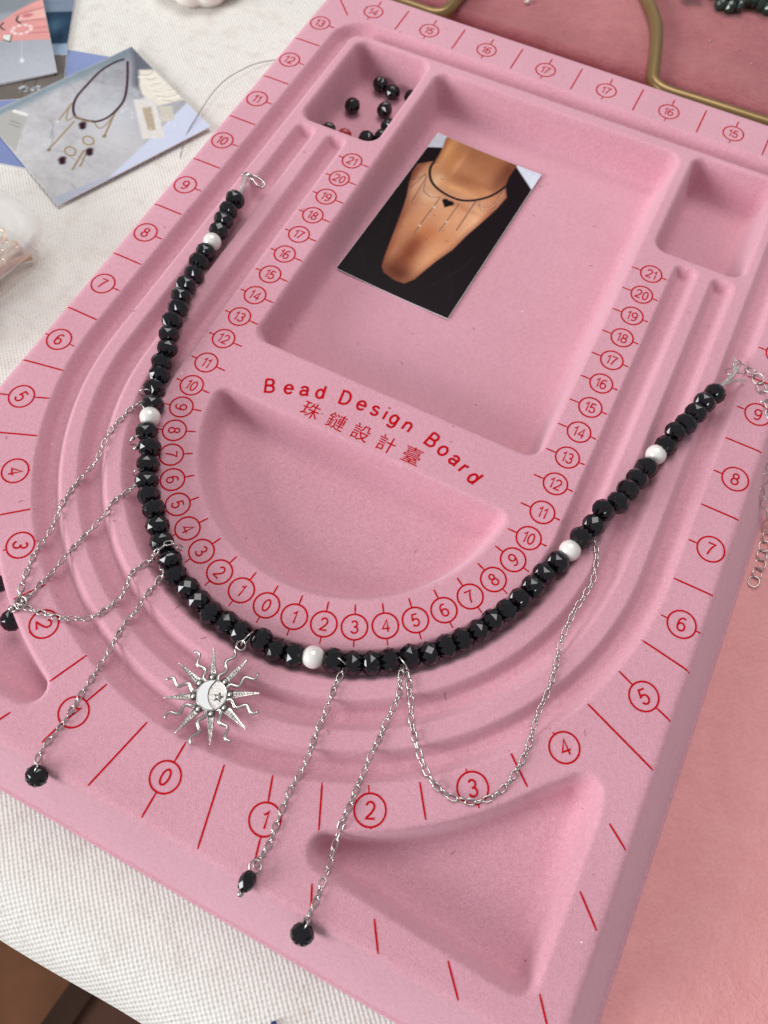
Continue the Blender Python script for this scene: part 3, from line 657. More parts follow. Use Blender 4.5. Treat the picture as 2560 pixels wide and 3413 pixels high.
# ------------------------------------------------------------------ sun charm
def build_sun():
    C0 = np.array((.05, -13.98, .30)); base = math.radians(29.6)
    def P2(r, a, z=0): return C0+np.array((r*math.cos(a), r*math.sin(a), z))
    prof = [(.02, -.09), (.38, -.09), (.41, -.05), (.41, .05), (.39, .075), (.365, .05), (.02, .05)]
    V, F = lathe(prof, 40); sun = nobj('sun_charm', (V+C0, F), DISC, smooth=False)
    def sub(name, VF, mat, smooth=True): return obj(name, mesh(name, np.asarray(VF[0])-np.array((0, -12, .2)), VF[1], mat, smooth), sun)
    for k in range(8):
        a = base+k*math.pi/4
        L = 1.25 if k % 2 else 1.22
        w_ = .125
        e = np.array((-math.sin(a), math.cos(a), 0))
        A, B_ = P2(.38, a), P2(L, a)
        V = [A+e*w_, A-e*w_, B_-e*.022, B_+e*.022, A+(0, 0, .05)+e*w_*.9, A+(0, 0, .05)-e*w_*.9, B_+(0, 0, .03)-e*.015, B_+(0, 0, .03)+e*.015,
             A+(0, 0, .015)+e*w_*.55, A+(0, 0, .015)-e*w_*.55, B_+(0, 0, .03)-e*.003-(B_-A)*.12, B_+(0, 0, .03)+e*.003-(B_-A)*.12]
        F = [(0, 1, 2, 3)[::-1], (0, 1, 5, 4), (1, 2, 6, 5), (2, 3, 7, 6), (3, 0, 4, 7), (4, 5, 9, 8), (5, 6, 10, 9), (7, 4, 8, 11), (6, 7, 11, 10), (8, 9, 10, 11)]
        ray = [(np.array(V), F), sphere(.03, B_+(0, 0, .01), 8, 5)]
        for j in range(7):       # pave beads in the ray
            u = .30+j*.085; c = A+(B_-A)*u
            ray.append(sphere(.036*(1-u*.55), c+(0, 0, .035), 6, 4))
        sub('straight_ray', join(ray), ANTIQUE, False)
        g = sub('crystal', sphere(.062, P2(.47, a, .045), 8, 5), CRYSTAL, False)
        sub('crystal_collar', tube(ringpts(P2(.47, a, .06), (1, 0, 0), (0, 1, 0), .078, 14), .014, 5, True), OXID)
        a2 = a+math.pi/8; e2 = np.array((-math.sin(a2), math.cos(a2), 0))
        L2 = 1.3
        pts = [P2(r, a2)+e2*(.075*math.sin((r-.38)/.92*4.6*math.pi*.9))*min(1, (r-.3)*4) for r in np.linspace(.38, L2, 22)]
        if k == 1: pts = [P2(r, a2-(.08)*(r-.4))+e2*(.07*math.sin((r-.38)/.92*4.2*math.pi))*min(1, (r-.3)*4) for r in np.linspace(.38, 1.33, 22)]
        sub('wavy_ray', tube(pts, np.linspace(.062, .036, len(pts)), 6, flat=.8), SILVER)
    # crescent of shell and small star
    th0 = math.radians(207); pts = []
    for t in np.linspace(-1.8, 1.8, 26): pts.append((.37*math.cos(th0+t), .37*math.sin(th0+t)))
    cc = (.36*math.cos(th0+math.pi), .36*math.sin(th0+math.pi)); r2 = .33
    inn = []
    p0 = np.array(pts[-1])-cc; p1 = np.array(pts[0])-cc
    a0 = math.atan2(p0[1], p0[0]); a1 = math.atan2(p1[1], p1[0])
    if a1 > a0: a1 -= 2*math.pi
    r0 = np.hypot(*p0)
    for t in np.linspace(0, 1, 20)[1:-1]:
        a = a0+(a1-a0)*t; inn.append((cc[0]+r0*math.cos(a), cc[1]+r0*math.sin(a)))
    inn = inn[::-1]; n = len(pts); m = len(inn)
    inn2 = np.array(inn); tt = np.linspace(0, 1, n); I = np.stack([np.interp(tt, np.r_[0, np.linspace(.06, .94, m), 1], np.r_[pts[0][k], inn2[:, k], pts[-1][k]]) for k in (0, 1)], 1)
    V = [C0+(x, y, .085) for x, y in pts]+[C0+(x, y, .085) for x, y in I]+[C0+(x, y, .04) for x, y in pts]+[C0+(x, y, .04) for x, y in I]
    F = [(i, i+1, n+i+1, n+i) for i in range(n-1)]+[(2*n+i, 2*n+i+1, i+1, i) for i in range(n-1)]+[(n+i, n+i+1, 3*n+i+1, 3*n+i) for i in range(n-1)]
    sub('crescent', (np.array(V), F), SHELL, False)
    sub('crescent_rim', tube(np.array([C0+(x, y, .075) for x, y in I]), .014, 5), OXID)
    sc_ = C0+np.array((.19*math.cos(math.radians(10)), .19*math.sin(math.radians(10)), .052))
    V = [sc_+(0, 0, .05)]
    for k in range(10):
        a = base+k*math.pi/5; r = .125 if k % 2 == 0 else .05; V.append(sc_+(r*math.cos(a), r*math.sin(a), 0))
    sub('star', (np.array(V), [(0, k+1, (k+1) % 10+1) for k in range(10)]), ANTIQUE, False)
    sub('star_outline', tube([sc_+(1.12*(.125 if k % 2 == 0 else .05)*math.cos(base+k*math.pi/5), 1.12*(.125 if k % 2 == 0 else .05)*math.sin(base+k*math.pi/5), 0) for k in range(10)], .011, 4, True), OXID)
    sub('crystal', sphere(.045, sc_+(0, 0, .05), 8, 5), CRYSTAL, False)
    sub('hanging_loop', tube(ringpts((.03, -12.50, .27), (1, 0, 0), (0, 1, .1), .125), .03, 7, True), SILVER)
    sub('bail', tube(ringpts((.10, -12.28, .33), (.25, .9, 0), (.1, .1, .9), .24), .026, 7, True), SILVER)
build_sun()

# ------------------------------------------------------------------ loose beads
def loose(R_, t, x, y, z, mat, label, grp=None, name='loose_bead'):
    V, F = rondelle(R_, t); M3 = np.array(frame((0, 0, 0), (rng.uniform(-.6, .6), rng.uniform(-.6, .6), 1)).to_3x3())
    o = obj(name, mesh(name, V@M3.T, F, mat), loc=(x, y, z)); return tag(o, label, 'bead', grp)
REDJET = simple('red_glass', (.35, .01, .02), .1, var=.1)
G = 'loose beads in the square tray'
for (x, y, lab, mt) in ((-7.42, 10.6, 'round black bead nearest the far wall of the square tray, left of a touching pair', JET),
                        (-6.78, 10.42, 'round black bead of the touching pair, nearer the photo tray', JET),
                        (-7.87, 8.94, 'round black bead alone at the left of the square tray', JET),
                        (-6.59, 9.32, 'round black bead in the middle of the square tray', JET),
                        (-5.88, 10.42, 'black bead half hidden behind the right wall of the square tray, farthest back', JET),
                        (-6.50, 7.55, 'black bead cut off by the near rim of the square tray, near its corner', JET),
                        (-6.02, 8.52, 'black bead tucked against the right wall of the square tray', JET),
                        (-5.96, 7.84, 'black bead squeezed into the near right corner of the square tray', JET),
                        (-8.05, 7.22, 'black bead peeking over the near rim at the left of the square tray', JET),
                        (-7.35, 7.22, 'single red bead peeking over the near rim of the square tray', REDJET)):
    loose(.335, .56, x, y, float(height(x, y))+.31, mt, lab, G)
loose(.27, .42, -7.36, -13.93, -.72, JET, 'small black bead lying in the curved corner tray at the left edge')
# ------------------------------------------------------------------ printed photographs
class Paint:
    def __init__(s, w, h, res=.032):
        s.w, s.h = w, h; s.nx = int(w/res)+1; s.ny = int(h/res)+1
        s.X, s.Y = np.meshgrid(np.linspace(0, w, s.nx), np.linspace(0, h, s.ny)); s.c = np.zeros((s.ny, s.nx, 3))
        s.rs = np.random.RandomState(3)
    def fill(s, c): s.c[:] = c
    def blend(s, a, c): a = np.clip(a, 0, 1)[..., None]; s.c = s.c*(1-a)+np.array(c, float)*a
    def grad(s, c0, c1, ax=1): t = (s.Y/s.h if ax else s.X/s.w)[..., None]; s.c = np.array(c0)*(1-t)+np.array(c1)*t
    def poly(s, P, c, soft=.03, a=1): s.blend(a*np.clip(.5-sd_poly(s.X, s.Y, P)/soft, 0, 1), c)
    def line(s, P, w, c, a=1, sm=True):
        P = catmull(P, 6) if sm and len(P) > 2 else np.array(P, float); d = np.full(s.X.shape, 1e9)
        for p, q in zip(P[:-1], P[1:]):
            e = q-p; t = np.clip(((s.X-p[0])*e[0]+(s.Y-p[1])*e[1])/(e@e+1e-9), 0, 1); d = np.minimum(d, np.hypot(s.X-p[0]-e[0]*t, s.Y-p[1]-e[1]*t))
        s.blend(a*np.clip((w/2-d)/.025+.5, 0, 1), c)
    def blob(s, x, y, rx, ry, c, a=1, p=1.0): s.blend(a*np.exp(-(((s.X-x)/rx)**2+((s.Y-y)/ry)**2)**p), c)
    def ring(s, x, y, rx, ry, w, c): 
        d = np.abs(np.hypot((s.X-x)/rx, (s.Y-y)/ry)-1)*min(rx, ry); s.blend(np.clip((w/2-d)/.025+.5, 0, 1), c)
    def mottle(s, amp, sc=1.0):
        n = 0
        for k in range(5):
            f = (1.3*2**k)/sc; ph = s.rs.rand(4)*6.28; th = s.rs.rand()*3.14
            u = s.X*math.cos(th)+s.Y*math.sin(th); v = -s.X*math.sin(th)+s.Y*math.cos(th)
            n = n+np.sin(u*f+ph[0]+1.5*np.sin(v*f*.7+ph[1]))*np.sin(v*f*.9+ph[2]+np.sin(u*f*.6+ph[3]))/(1.4**k)
        s.c = s.c+amp*n[..., None]
def card(name, label, cat, O, U, Wd, Hd, z, pt, curl=0, th=.03, group=None):
    """card with its lower-left corner at O and its long side direction U"""
    U = np.array(U, float); U /= np.hypot(*U); Vv = np.array([-U[1], U[0]])
    root = empty(name, label, cat, (O[0], O[1], z), group)
    def P3(x, y, dz=0): return (U[0]*x+Vv[0]*y, U[1]*x+Vv[1]*y, dz+curl*(x/Wd-.5)**2*4+abs(curl)*.6*(y/Hd)**2)
    n = 14; top = []; bot = []
    gx, gy = np.meshgrid(np.linspace(0, Wd, n), np.linspace(0, Hd, n))
    V = [P3(x, y, th) for x, y in zip(gx.ravel(), gy.ravel())]+[P3(x, y, 0) for x, y in zip(gx.ravel(), gy.ravel())]
    Q = [tuple(q) for q in grid(n, n)]; m = n*n
    F = Q+[tuple(i+m for i in q[::-1]) for q in Q]
    for i in range(n-1):
        for a, b in ((i, i+1), (m-n+i+1, m-n+i), ((i+1)*n, i*n), ((i+1)*n-1, (i+2)*n-1)): F.append((a, a+m, b+m, b))
    obj('paper', mesh('paper', V, F, PAPER), root)
    b = .0
    c = lin(np.clip(pt.c, 0, 255)).reshape(-1, 3)
    X, Y = pt.X.ravel(), pt.Y.ravel(); k = .012
    X2 = k+X*(1-2*k/Wd); Y2 = k+Y*(1-2*k/Hd)
    dz = th+.004
    V = np.stack([U[0]*X2+Vv[0]*Y2, U[1]*X2+Vv[1]*Y2, dz+curl*(X2/Wd-.5)**2*4+abs(curl)*.6*(Y2/Hd)**2], 1)
    me = fast_mesh('printed_image', V, grid(pt.nx, pt.ny), PRINT)
    at = me.color_attributes.new('ink', 'FLOAT_COLOR', 'POINT'); at.data.foreach_set('color', np.c_[c, np.ones(len(c))].astype(np.float32).ravel())
    obj('printed_image', me, root)
    return root
# necklace photo inside the big tray
W, H = 4.6, 8.05
p = Paint(W, H, .026); p.fill((206, 210, 222)); p.mottle(6, .6)
gar = [(-.2, -.2), (-.2, 7.05), (.04, 7.14), (.49, 7.4), (1.96, 6.71), (3.55, 7.96), (4.8, 6.95), (4.8, -.2)]
p.poly(gar, (22, 11, 16), .05)
sm_ = [(.52, 7.5), (.60, 6.95), (.61, 6.65), (.09, 6.13), (.11, 5.64), (.30, 5.0), (.51, 4.46), (.68, 3.85), (.81, 3.27), (1.06, 2.18), (1.21, 1.5), (1.38, .92), (1.58, .72), (2.1, .60), (2.49, .64), (2.72, 1.0), (2.86, 1.55), (3.02, 2.15), (3.3, 2.94), (3.44, 3.78), (3.66, 4.7), (3.86, 5.6), (3.93, 6.3), (3.62, 6.85), (3.54, 7.3), (3.56, 8.4), (.45, 8.4), (.42, 7.89)]
sk = np.clip(.5-sd_poly(p.X, p.Y, [tuple(q) for q in sm_])/.06, 0, 1); keep = p.c.copy()
p.fill((204, 146, 110))
for x, y, rx, ry, c, a in ((2.1, 7.9, 2.2, .9, (146, 92, 62), .85), (2.1, 6.35, 1.2, .42, (158, 96, 62), .8), (2.6, 7.2, .8, .8, (164, 104, 68), .7), (3.4, 7.5, .4, 1.3, (104, 54, 36), .9), (.75, 7.3, .32, 1.2, (222, 160, 104), .9), (1.25, 7.0, .25, .9, (196, 130, 78), .7),
                           (1.5, 6.9, .12, .7, (226, 166, 112), .5), (1.15, 5.75, .25, .4, (238, 196, 160), .8), (2.0, 5.75, .9, .16, (226, 162, 108), .7), (3.2, 6.1, .4, .2, (214, 150, 98), .6), (1.25, 4.85, .6, .35, (236, 190, 152), .85), (.65, 5.35, .35, .5, (240, 190, 150), .6),
                           (1.92, 2.2, .42, 1.3, (134, 66, 42), .95), (2.0, .95, .8, .55, (92, 40, 26), .85), (2.1, 3.3, .9, .5, (190, 110, 62), .55), (3.4, 4.7, .35, .9, (238, 184, 146), .8), (3.75, 5.5, .3, .8, (180, 104, 74), .6), (.2, 5.4, .2, 1.3, (120, 58, 44), .8), (.85, 3.2, .22, 1.4, (150, 80, 58), .7),
                           (1.2, 1.9, .18, .8, (176, 96, 66), .7), (2.75, 2.2, .35, 1.2, (226, 158, 112), .6), (2.5, 4.3, .9, .7, (228, 166, 122), .6), (1.5, 3.6, .5, .8, (222, 156, 112), .5), (2.35, 5.05, .5, .12, (180, 108, 74), .45), (3.0, 4.95, .5, .1, (184, 112, 78), .4)):
    p.blob(x, y, rx, ry, c, a)
p.mottle(2.2, 1.6); p.mottle(1.5, .25)
edge = np.clip(1+sd_poly(p.X, p.Y, [tuple(q) for q in sm_])/.22, 0, 1); p.blend(edge*.45, (120, 62, 44))
for x, y in ((2.55, 3.6), (1.1, 3.0), (2.2, 2.9), (1.9, 4.1), (2.9, 3.2), (1.3, 5.9)): p.blob(x, y, .03, .03, (120, 60, 40), .8)
p.c = keep*(1-sk[..., None])+p.c*sk[..., None]
for x0, y0, x1, y1 in ((.3, 1.2, .9, .4), (3.6, 2.0, 4.3, .8), (3.3, .9, 4.2, 3.0), (.3, 3.5, .6, 1.8)): p.line([(x0, y0), ((x0+x1)/2+.1, (y0+y1)/2), (x1, y1)], .12, (40, 26, 32), .35)
for q, w_ in (([(.72, 5.74), (.84, 4.29)], .045), ([(.61, 5.84), (.46, 4.84)], .04), ([(.66, 5.8), (.25, 5.1)], .03), ([(1.68, 5.05), (1.68, 4.49), (1.66, 3.37), (1.68, 2.96)], .05), ([(2.47, 5.11), (2.45, 3.52)], .05), ([(2.97, 5.52), (2.99, 3.87)], .06),
              ([(.97, 5.05), (1.36, 4.87), (1.63, 5.03)], .03), ([(.8, 5.5), (.97, 5.0), (1.3, 4.85)], .03), ([(3.03, 5.51), (3.33, 5.37), (3.63, 5.7), (3.65, 6.52)], .03), ([(3.1, 5.6), (3.4, 5.2), (3.75, 5.6), (3.7, 6.4)], .025)):
    p.line(q, w_, (118, 78, 66), .8)
    p.line([(a+.03, b) for a, b in q], .015, (220, 196, 184), .7)
p.line([(.60, 6.6), (.63, 6.19), (.87, 5.74), (1.23, 5.45), (1.8, 5.29), (2.38, 5.3), (2.85, 5.53), (3.24, 5.92), (3.49, 6.35), (3.63, 6.8)], .10, (40, 28, 32))
for t in range(40):
    q = catmull([(.60, 6.6), (.63, 6.19), (.87, 5.74), (1.23, 5.45), (1.8, 5.29), (2.38, 5.3), (2.85, 5.53), (3.24, 5.92), (3.49, 6.35), (3.63, 6.8)], 6)[min(t+6, 50)]
    p.blob(q[0], q[1]-.03, .03, .03, (12, 8, 12), .9)
p.blob(1.95, 4.97, .14, .12, (14, 10, 14), 1, 3); p.blob(2.16, 4.97, .14, .12, (14, 10, 14), 1, 3); p.poly([(1.84, 4.92), (2.28, 4.92), (2.06, 4.66)], (14, 10, 14))
p.blob(1.70, 4.48, .05, .05, (235, 220, 212)); p.blob(1.66, 3.38, .05, .05, (235, 220, 212)); p.blob(2.46, 4.05, .04, .04, (235, 220, 212))
card('photo_print', 'glossy photo print of a neck wearing a black choker, lying in the large tray', 'photo print', (-4.58, 1.36), (.99896, -.0455), W, H, float(height(0, 3)), p, curl=.05)

# card with the marble still life
A0 = np.array((-21.98, 2.42)); W, H = 6.36, 7.18
p = Paint(W, H, .028); p.grad((196, 194, 194), (158, 158, 164)); p.mottle(7, 1.3); p.mottle(4, .35)
for k in range(16):
    x0, y0 = rng.uniform(0, 6), rng.uniform(0, 7); an = rng.uniform(-.6, .9); p.line([(x0, y0), (x0+.5*math.cos(an), y0+.4*math.sin(an)+.1), (x0+1.1*math.cos(an), y0+1.0*math.sin(an))], rng.uniform(.03, .12), (138, 138, 146), .35)
p.blob(3.4, 4.4, 1.6, 1.0, (196, 200, 208), .7); p.blob(4.6, 3.6, 1.8, 1.2, (205, 203, 203), .7)
p.poly([(0, 0), (.0, 7.2), (.5, 7.2), (.35, 3.2), (.5, .1)], (112, 132, 142), .5, .8)
p.poly([(.32, .99), (1.0, 1.57), (2.62, .08), (1.58, -.09), (.6, -.1)], (176, 174, 170), .12)
p.line([(.5, 1.15), (1.0, 1.45)], .18, (225, 225, 222)); p.line([(.9, .75), (1.35, 1.0)], .03, (110, 110, 112)); p.line([(1.05, .62), (1.5, .88)], .03, (110, 110, 112))
p.poly([(0, 7.2), (.74, 7.2), (1.81, 7.26), (1.57, 6.62), (2.93, 5.9), (3.22, 6.2), (2.18, 5.94)], (82, 86, 98), .3, .75)
p.poly([(6.4, 2.0), (6.4, 7.3), (4.47, 7.3), (5.6, 4.34)], (200, 206, 224), .1)
p.poly([(5.9, -.1), (6.4, -.1), (6.4, 2.6), (6.15, 2.2)], (176, 180, 194), .1)
p.poly([(1.49, 6.67), (1.9, 7.21), (4.31, 7.3), (3.91, 6.12), (2.9, 5.95), (2.34, 6.15)], (226, 220, 205), .12)
for k in range(7): p.line([(1.7+k*.33, 6.5+.1*math.sin(k)), (2.0+k*.35, 6.8), (1.9+k*.38, 7.15)], .06, (176, 166, 142), .6)
for k in range(5): p.line([(1.85+k*.42, 6.4), (2.1+k*.42, 6.7), (2.3+k*.4, 7.1)], .07, (246, 242, 232), .8)
p.poly([(2.93, 5.49), (3.42, 6.27), (5.76, 5.32), (5.22, 4.56)], (216, 212, 206), .1); p.poly([(3.55, 5.55), (3.79, 5.87), (5.1, 5.28), (4.94, 5.0)], (178, 164, 142), .08)
p.poly([(3.91, 6.12), (4.27, 6.59), (5.07, 6.24), (4.91, 5.73)], (200, 194, 180), .1)
for k in range(40): p.blob(2.95+rng.random()*2.6, 4.7+rng.random()*1.4, .05, .05, (240, 238, 234), .5)
loop = [(.5, 6.47), (.43, 6.04), (.54, 5.28), (.96, 4.35), (1.31, 3.69), (1.72, 3.28), (2.16, 3.07), (2.52, 3.09), (3.04, 3.46), (3.2, 3.81), (3.16, 4.29), (2.82, 5.02), (2.33, 5.5), (1.52, 6.06), (.74, 6.53)]
for q, w_ in (([(1.53, 3.35), (2.15, 2.3)], .07), ([(1.62, 3.15), (2.29, 2.63), (2.32, 2.98)], .06), ([(2.57, 2.84), (3.37, 1.2)], .08), ([(3.19, 4.42), (4.1, 3.4)], .09), ([(3.0, 3.5), (3.61, 3.58), (2.9, 4.97)], .06), ([(4.33, 2.29), (4.98, 1.42)], .09), ([(4.48, 2.35), (5.02, 1.75)], .08)):
    p.line(q, w_, (146, 126, 92), .9)
p.line(loop, .11, (58, 36, 44)); p.line(loop, .04, (96, 66, 68), .5)
p.line([(2.3, 3.06), (2.7, 3.15), (3.0, 3.4)], .08, (150, 132, 100))
for x, y in ((2.99, 3.01), (4.27, 1.35), (4.52, 2.47)): p.blob(x-.07, y+.03, .15, .17, (48, 24, 34), 1, 2); p.blob(x+.09, y-.05, .14, .14, (48, 24, 34), 1, 2)
p.ring(3.91, 2.75, .28, .2, .06, (150, 128, 88)); p.ring(4.0, 1.86, .28, .2, .06, (150, 128, 88))
p.blob(2.15, 2.3, .07, .07, (230, 226, 214)); p.blob(3.4, 1.2, .08, .08, (120, 100, 70)); p.blob(4.1, 3.4, .08, .08, (120, 100, 70))
card('printed_card', 'photo card showing a dark beaded necklace on grey marble, lying nearest the board', 'photo card', A0, (.9081, -.4187), W, H, -2.335, p, curl=.04, group='photo cards on the linen')
# plain periwinkle card below it
p = Paint(6.2, 7.2, .12); p.grad((124, 136, 178), (136, 148, 190)); 
card('printed_card', 'plain periwinkle blue card sticking out from under the marble necklace card', 'photo card', (-23.2, -.2), (.97, .235), 6.2, 7.15, -2.425, p, group='photo cards on the linen')
# taupe card with crystal earrings
O = np.array((-24.9, 1.76)); U = np.array((5.0, 3.24)); U /= np.hypot(*U)
p = Paint(6, 6.3, .04); p.grad((112, 104, 98), (96, 92, 88)); p.mottle(3)
Vv = np.array([-U[1], U[0]])
for q in ((-21.65, 4.61), (-21.21, 4.84)):
    d = np.array(q)-O; x, y = d@U, d@Vv
    for k in range(14): p.blob(x+rng.uniform(-.2, .2), y+rng.uniform(-.16, .16), .06, .06, rng.choice([(220, 226, 228), (120, 130, 136), (190, 200, 204), (60, 62, 66)]), .9)
    p.line([(x, y+.2), (x+.05, y+.8)], .04, (70, 66, 62))
card('printed_card', 'taupe brown photo card showing two crystal stud earrings, half covered', 'photo card', O, U, 6, 6.3, -2.395, p, group='photo cards on the linen')
# blue card
U = np.array((.86, .5)); U /= np.hypot(*U); Vv = np.array([-U[1], U[0]]); O = np.array((-21.32, 7.24))-U*5
p = Paint(5, 7, .05); p.fill((120, 132, 150)); p.poly([(-1, .75), (6, .75), (6, 2.95), (-1, 2.95)], (38, 58, 78), .1); p.poly([(-1, -1), (6, -1), (6, .7), (-1, .7)], (142, 160, 182), .1); p.mottle(5)
p.blob(4.2, 2.0, .5, .6, (80, 112, 132), .7); p.blob(4.6, 1.2, .2, .5, (24, 40, 60), .7)
card('printed_card', 'dark blue photo card peeking out behind the hand photo card', 'photo card', O, U, 5, 7, -2.36, p, group='photo cards on the linen')
# hand card, coordinates measured from its lower right corner: u to the lower left, v upwards
U = np.array((.722, .692)); Vv = np.array([-U[1], U[0]]); Wc = 6.0; O = np.array((-20.85, 6.02))-U*Wc
def f(l): return [(Wc-a, b) for a, b in l]
for k in range(2):
    if k == 0:
        p = Paint(Wc, 9, .3); p.fill((60, 60, 64))
        card('printed_card', 'card with black edge lying directly under the hand photo card', 'photo card', O+np.array((-.02, -.22)), (.70, .714), Wc, 9, -2.325, p, group='photo cards on the linen')
p = Paint(Wc, 9, .032); p.grad((180, 182, 190), (126, 132, 138)); p.mottle(2)
p.poly([(0, 4.9), (6, 4.6), (6, 9), (0, 9)], (122, 130, 134), .3, .6)
p.poly(f([(2.07, 4.07), (1.09, 4.76), (-.09, 5.23), (-.6, 5.11), (-.6, 2.2), (-.2, 2.2), (1.56, 2.62), (2.6, 2.9), (4, 3.0), (4, 4.0), (2.3, 3.7)]), (216, 152, 148), .08)
p.poly(f([(-.5, 4.6), (1.25, 4.25), (1.3, 3.95), (-.5, 3.75)]), (228, 176, 168), .1)
for q in ([(-.41, 4.55), (.6, 4.5), (1.3, 4.35)], [(-.28, 3.7), (1.1, 3.85)], [(-.24, 3.12), (.9, 3.28)], [(-.2, 2.75), (.9, 2.95)]): p.line(f(q), .05, (164, 92, 92), .8)
p.blob(Wc-.78, 4.2, .26, .14, (196, 116, 124), 1, 3)
p.blob(Wc-.1, 4.9, .5, .25, (240, 170, 160), .6); p.blob(Wc-.2, 3.4, .4, .15, (236, 160, 150), .6)
p.ring(Wc-1.15, 3.3, .42, .3, .13, (232, 196, 192))
for k in range(18): p.blob(Wc-1.15+.42*math.cos(k*.35), 3.3+.3*math.sin(k*.35), .05, .05, (250, 236, 232) if k % 2 else (210, 150, 150))
p.line(f([(1.2, 4.25), (1.3, 4.0), (1.15, 3.75)]), .09, (60, 58, 60)); p.line(f([(1.9, 4.0), (2.05, 3.75), (1.9, 3.5)]), .08, (60, 58, 60))
p.poly(f([(1.62, 3.05), (1.98, 3.15), (2.02, 2.85), (1.74, 2.6)]), (222, 224, 218), .05); p.line(f([(1.62, 3.05), (1.74, 2.6), (2.02, 2.85)]), .05, (52, 52, 46), 1, False)
p.line(f([(1.23, 2.55), (1.36, 1.3)]), .035, (196, 186, 190)); p.blob(Wc-1.37, 1.2, .09, .14, (238, 236, 238))
p.line(f([(2.6, 6.0), (2.9, 5.2), (3.0, 4.6)]), .14, (214, 160, 164), .8)
card('printed_card', 'grey photo card of a hand holding a pink beaded ring, topmost of the pile', 'photo card', O, U, Wc, 9, -2.285, p, curl=.03, group='photo cards on the linen')

# ------------------------------------------------------------------ gold wire frame behind the board
gf = empty('gold_wire_frame', 'thick gold lacquered wire frame resting on the velvet along the far edge of the board', 'wire frame', (0, 16, -1.05))
def rod(pts):
    P = resample(catmull(pts, 8), .25); P = np.c_[P, np.full(len(P), -1.05)]
    P[:, 2] = np.maximum(P[:, 2], vz(P[:, 0], P[:, 1])+.24)
    zz_ = np.convolve(np.pad(P[:, 2], 4, 'edge'), np.ones(9)/9, 'valid'); P[:, 2] = zz_
    V, F = tube(P, .265, 16); obj('rod', mesh('rod', V-np.array((0, 16, -1.05)), F, BRONZE, True), gf)
rod([(-2.2, 26), (-.9, 23.2), (.64, 20.83), (1.22, 19.94), (1.69, 19.01), (2.12, 17.6), (2.45, 16.3), (2.62, 15.85), (3.05, 15.58), (3.6, 15.52), (5.0, 15.56), (7.56, 15.61), (12, 15.75), (24, 16.1)])
rod([(-6.6, 25), (-6.75, 20), (-6.82, 17.2), (-6.86, 16.2), (-6.98, 15.72), (-7.35, 15.5), (-7.9, 15.5), (-9.41, 15.51), (-11.3, 15.5), (-11.75, 15.9), (-11.9, 16.6), (-12, 20), (-12, 25)])

# ------------------------------------------------------------------ dark green bead strand on the velvet
gs = empty('green_bead_strand', 'heap of very dark green faceted bead strands on the velvet at the far right corner', 'bead strand', (4.5, 23, -1))
gme = mesh('green_bead', *rondelle(.30, .46, 9), GREENJET)
pts = [(3.69, 22.03), (4.12, 22.0), (4.45, 22.3), (4.92, 22.95), (5.32, 22.93), (5.66, 22.85), (3.77, 22.48), (4.17, 22.45), (3.42, 22.42), (2.66, 22.2), (2.2, 22.05), (4.6, 22.8), (5.1, 23.3), (5.9, 23.2), (6.3, 22.9), (6.7, 23.1), (3.1, 22.8), (2.9, 23.2), (3.5, 23.0), (4.0, 23.0), (4.4, 23.3)]
for i in range(70): pts.append((rng.uniform(1.5, 8.5), rng.uniform(23.3, 25.6)))
for i, (x, y) in enumerate(pts):
    z = float(vz(x, y))+.27+(0 if i < 6 else rng.uniform(0, .35))
    obj('green_bead', gme, gs, mw=Matrix.Translation(-Vector((4.5, 23, -1))*S) @ frame((x, y, z), (rng.uniform(-1, 1), rng.uniform(-1, 1), rng.uniform(-.3, .3)), rng.uniform(0, 6)))
# gem and glitter
tag(obj('clear_gem', mesh('clear_gem', *rondelle(.13, .2, 8), CRYSTAL), loc=(-4.09, 18.55, float(vz(-4.09, 18.55))+.12)), 'tiny clear drop shaped gem lying on the velvet behind the board', 'gem')
gl = []
for x, y, r_ in ((2.4, 20.11, .028), (3.96, 19.77, .045), (5.16, 19.76, .032), (5.97, 19.27, .045), (3.8, 20.4, .02), (2.5, 20.0, .02), (-.4, 19.2, .02), (1.0, 17.2, .02), (-3.2, 17.4, .02)):
    gl.append(sphere(r_, (x, y, float(vz(x, y))+r_), 6, 4))
V, F = join(gl); tag(obj('glitter', mesh('glitter', V, F, CRYSTAL)), 'tiny scattered glitter specks on the rose velvet', 'glitter', kind='stuff')

# ------------------------------------------------------------------ white scalloped dish
prof = [(.2, 0), (1.5, 0), (1.75, .1), (1.95, .45), (2.0, .75), (1.95, .9), (1.8, .95), (1.65, .8), (1.4, .45), (.3, .35)]
V, F = lathe(prof, 96, 9, .10); tag(obj('ceramic_dish', mesh('ceramic_dish', V, F, CERAM, True), loc=(-18.75, 14.35, ZT+.01)), 'white ceramic dish with a scalloped rim at the top edge of the linen', 'dish')
# loose thin wire on the linen
WP = catmull([(-12.6, 11.6), (-13.49, 10.61), (-13.99, 9.33), (-14.12, 8.25), (-14.0, 6.69), (-13.82, 5.32), (-13.46, 4.29)], 8)
sarc = np.linspace(0, 1, len(WP)); WP3 = np.c_[WP, ZT+.05+.25*np.sin(sarc*math.pi)]
WIREM = simple('dull_wire', (.22, .20, .18), .4, .7, var=.2)
V, F = tube(WP3, .018, 6); tag(obj('beading_wire', mesh('beading_wire', V, F, WIREM, True)), 'thin grey beading wire curling across the linen beside the board', 'wire')
BLUE = simple('blue_plastic', (.004, .035, .16), .35, var=.15)
V, F = tube(catmull([(5.05, -19.98), (5.02, -20.3), (4.85, -21.0), (4.6, -22.0)], 6).__array__() @ np.array([[1, 0, 0], [0, 1, 0]])+np.array([0, 0, ZT+.06]), np.r_[.02, .06, np.full(17, .08)], 8)
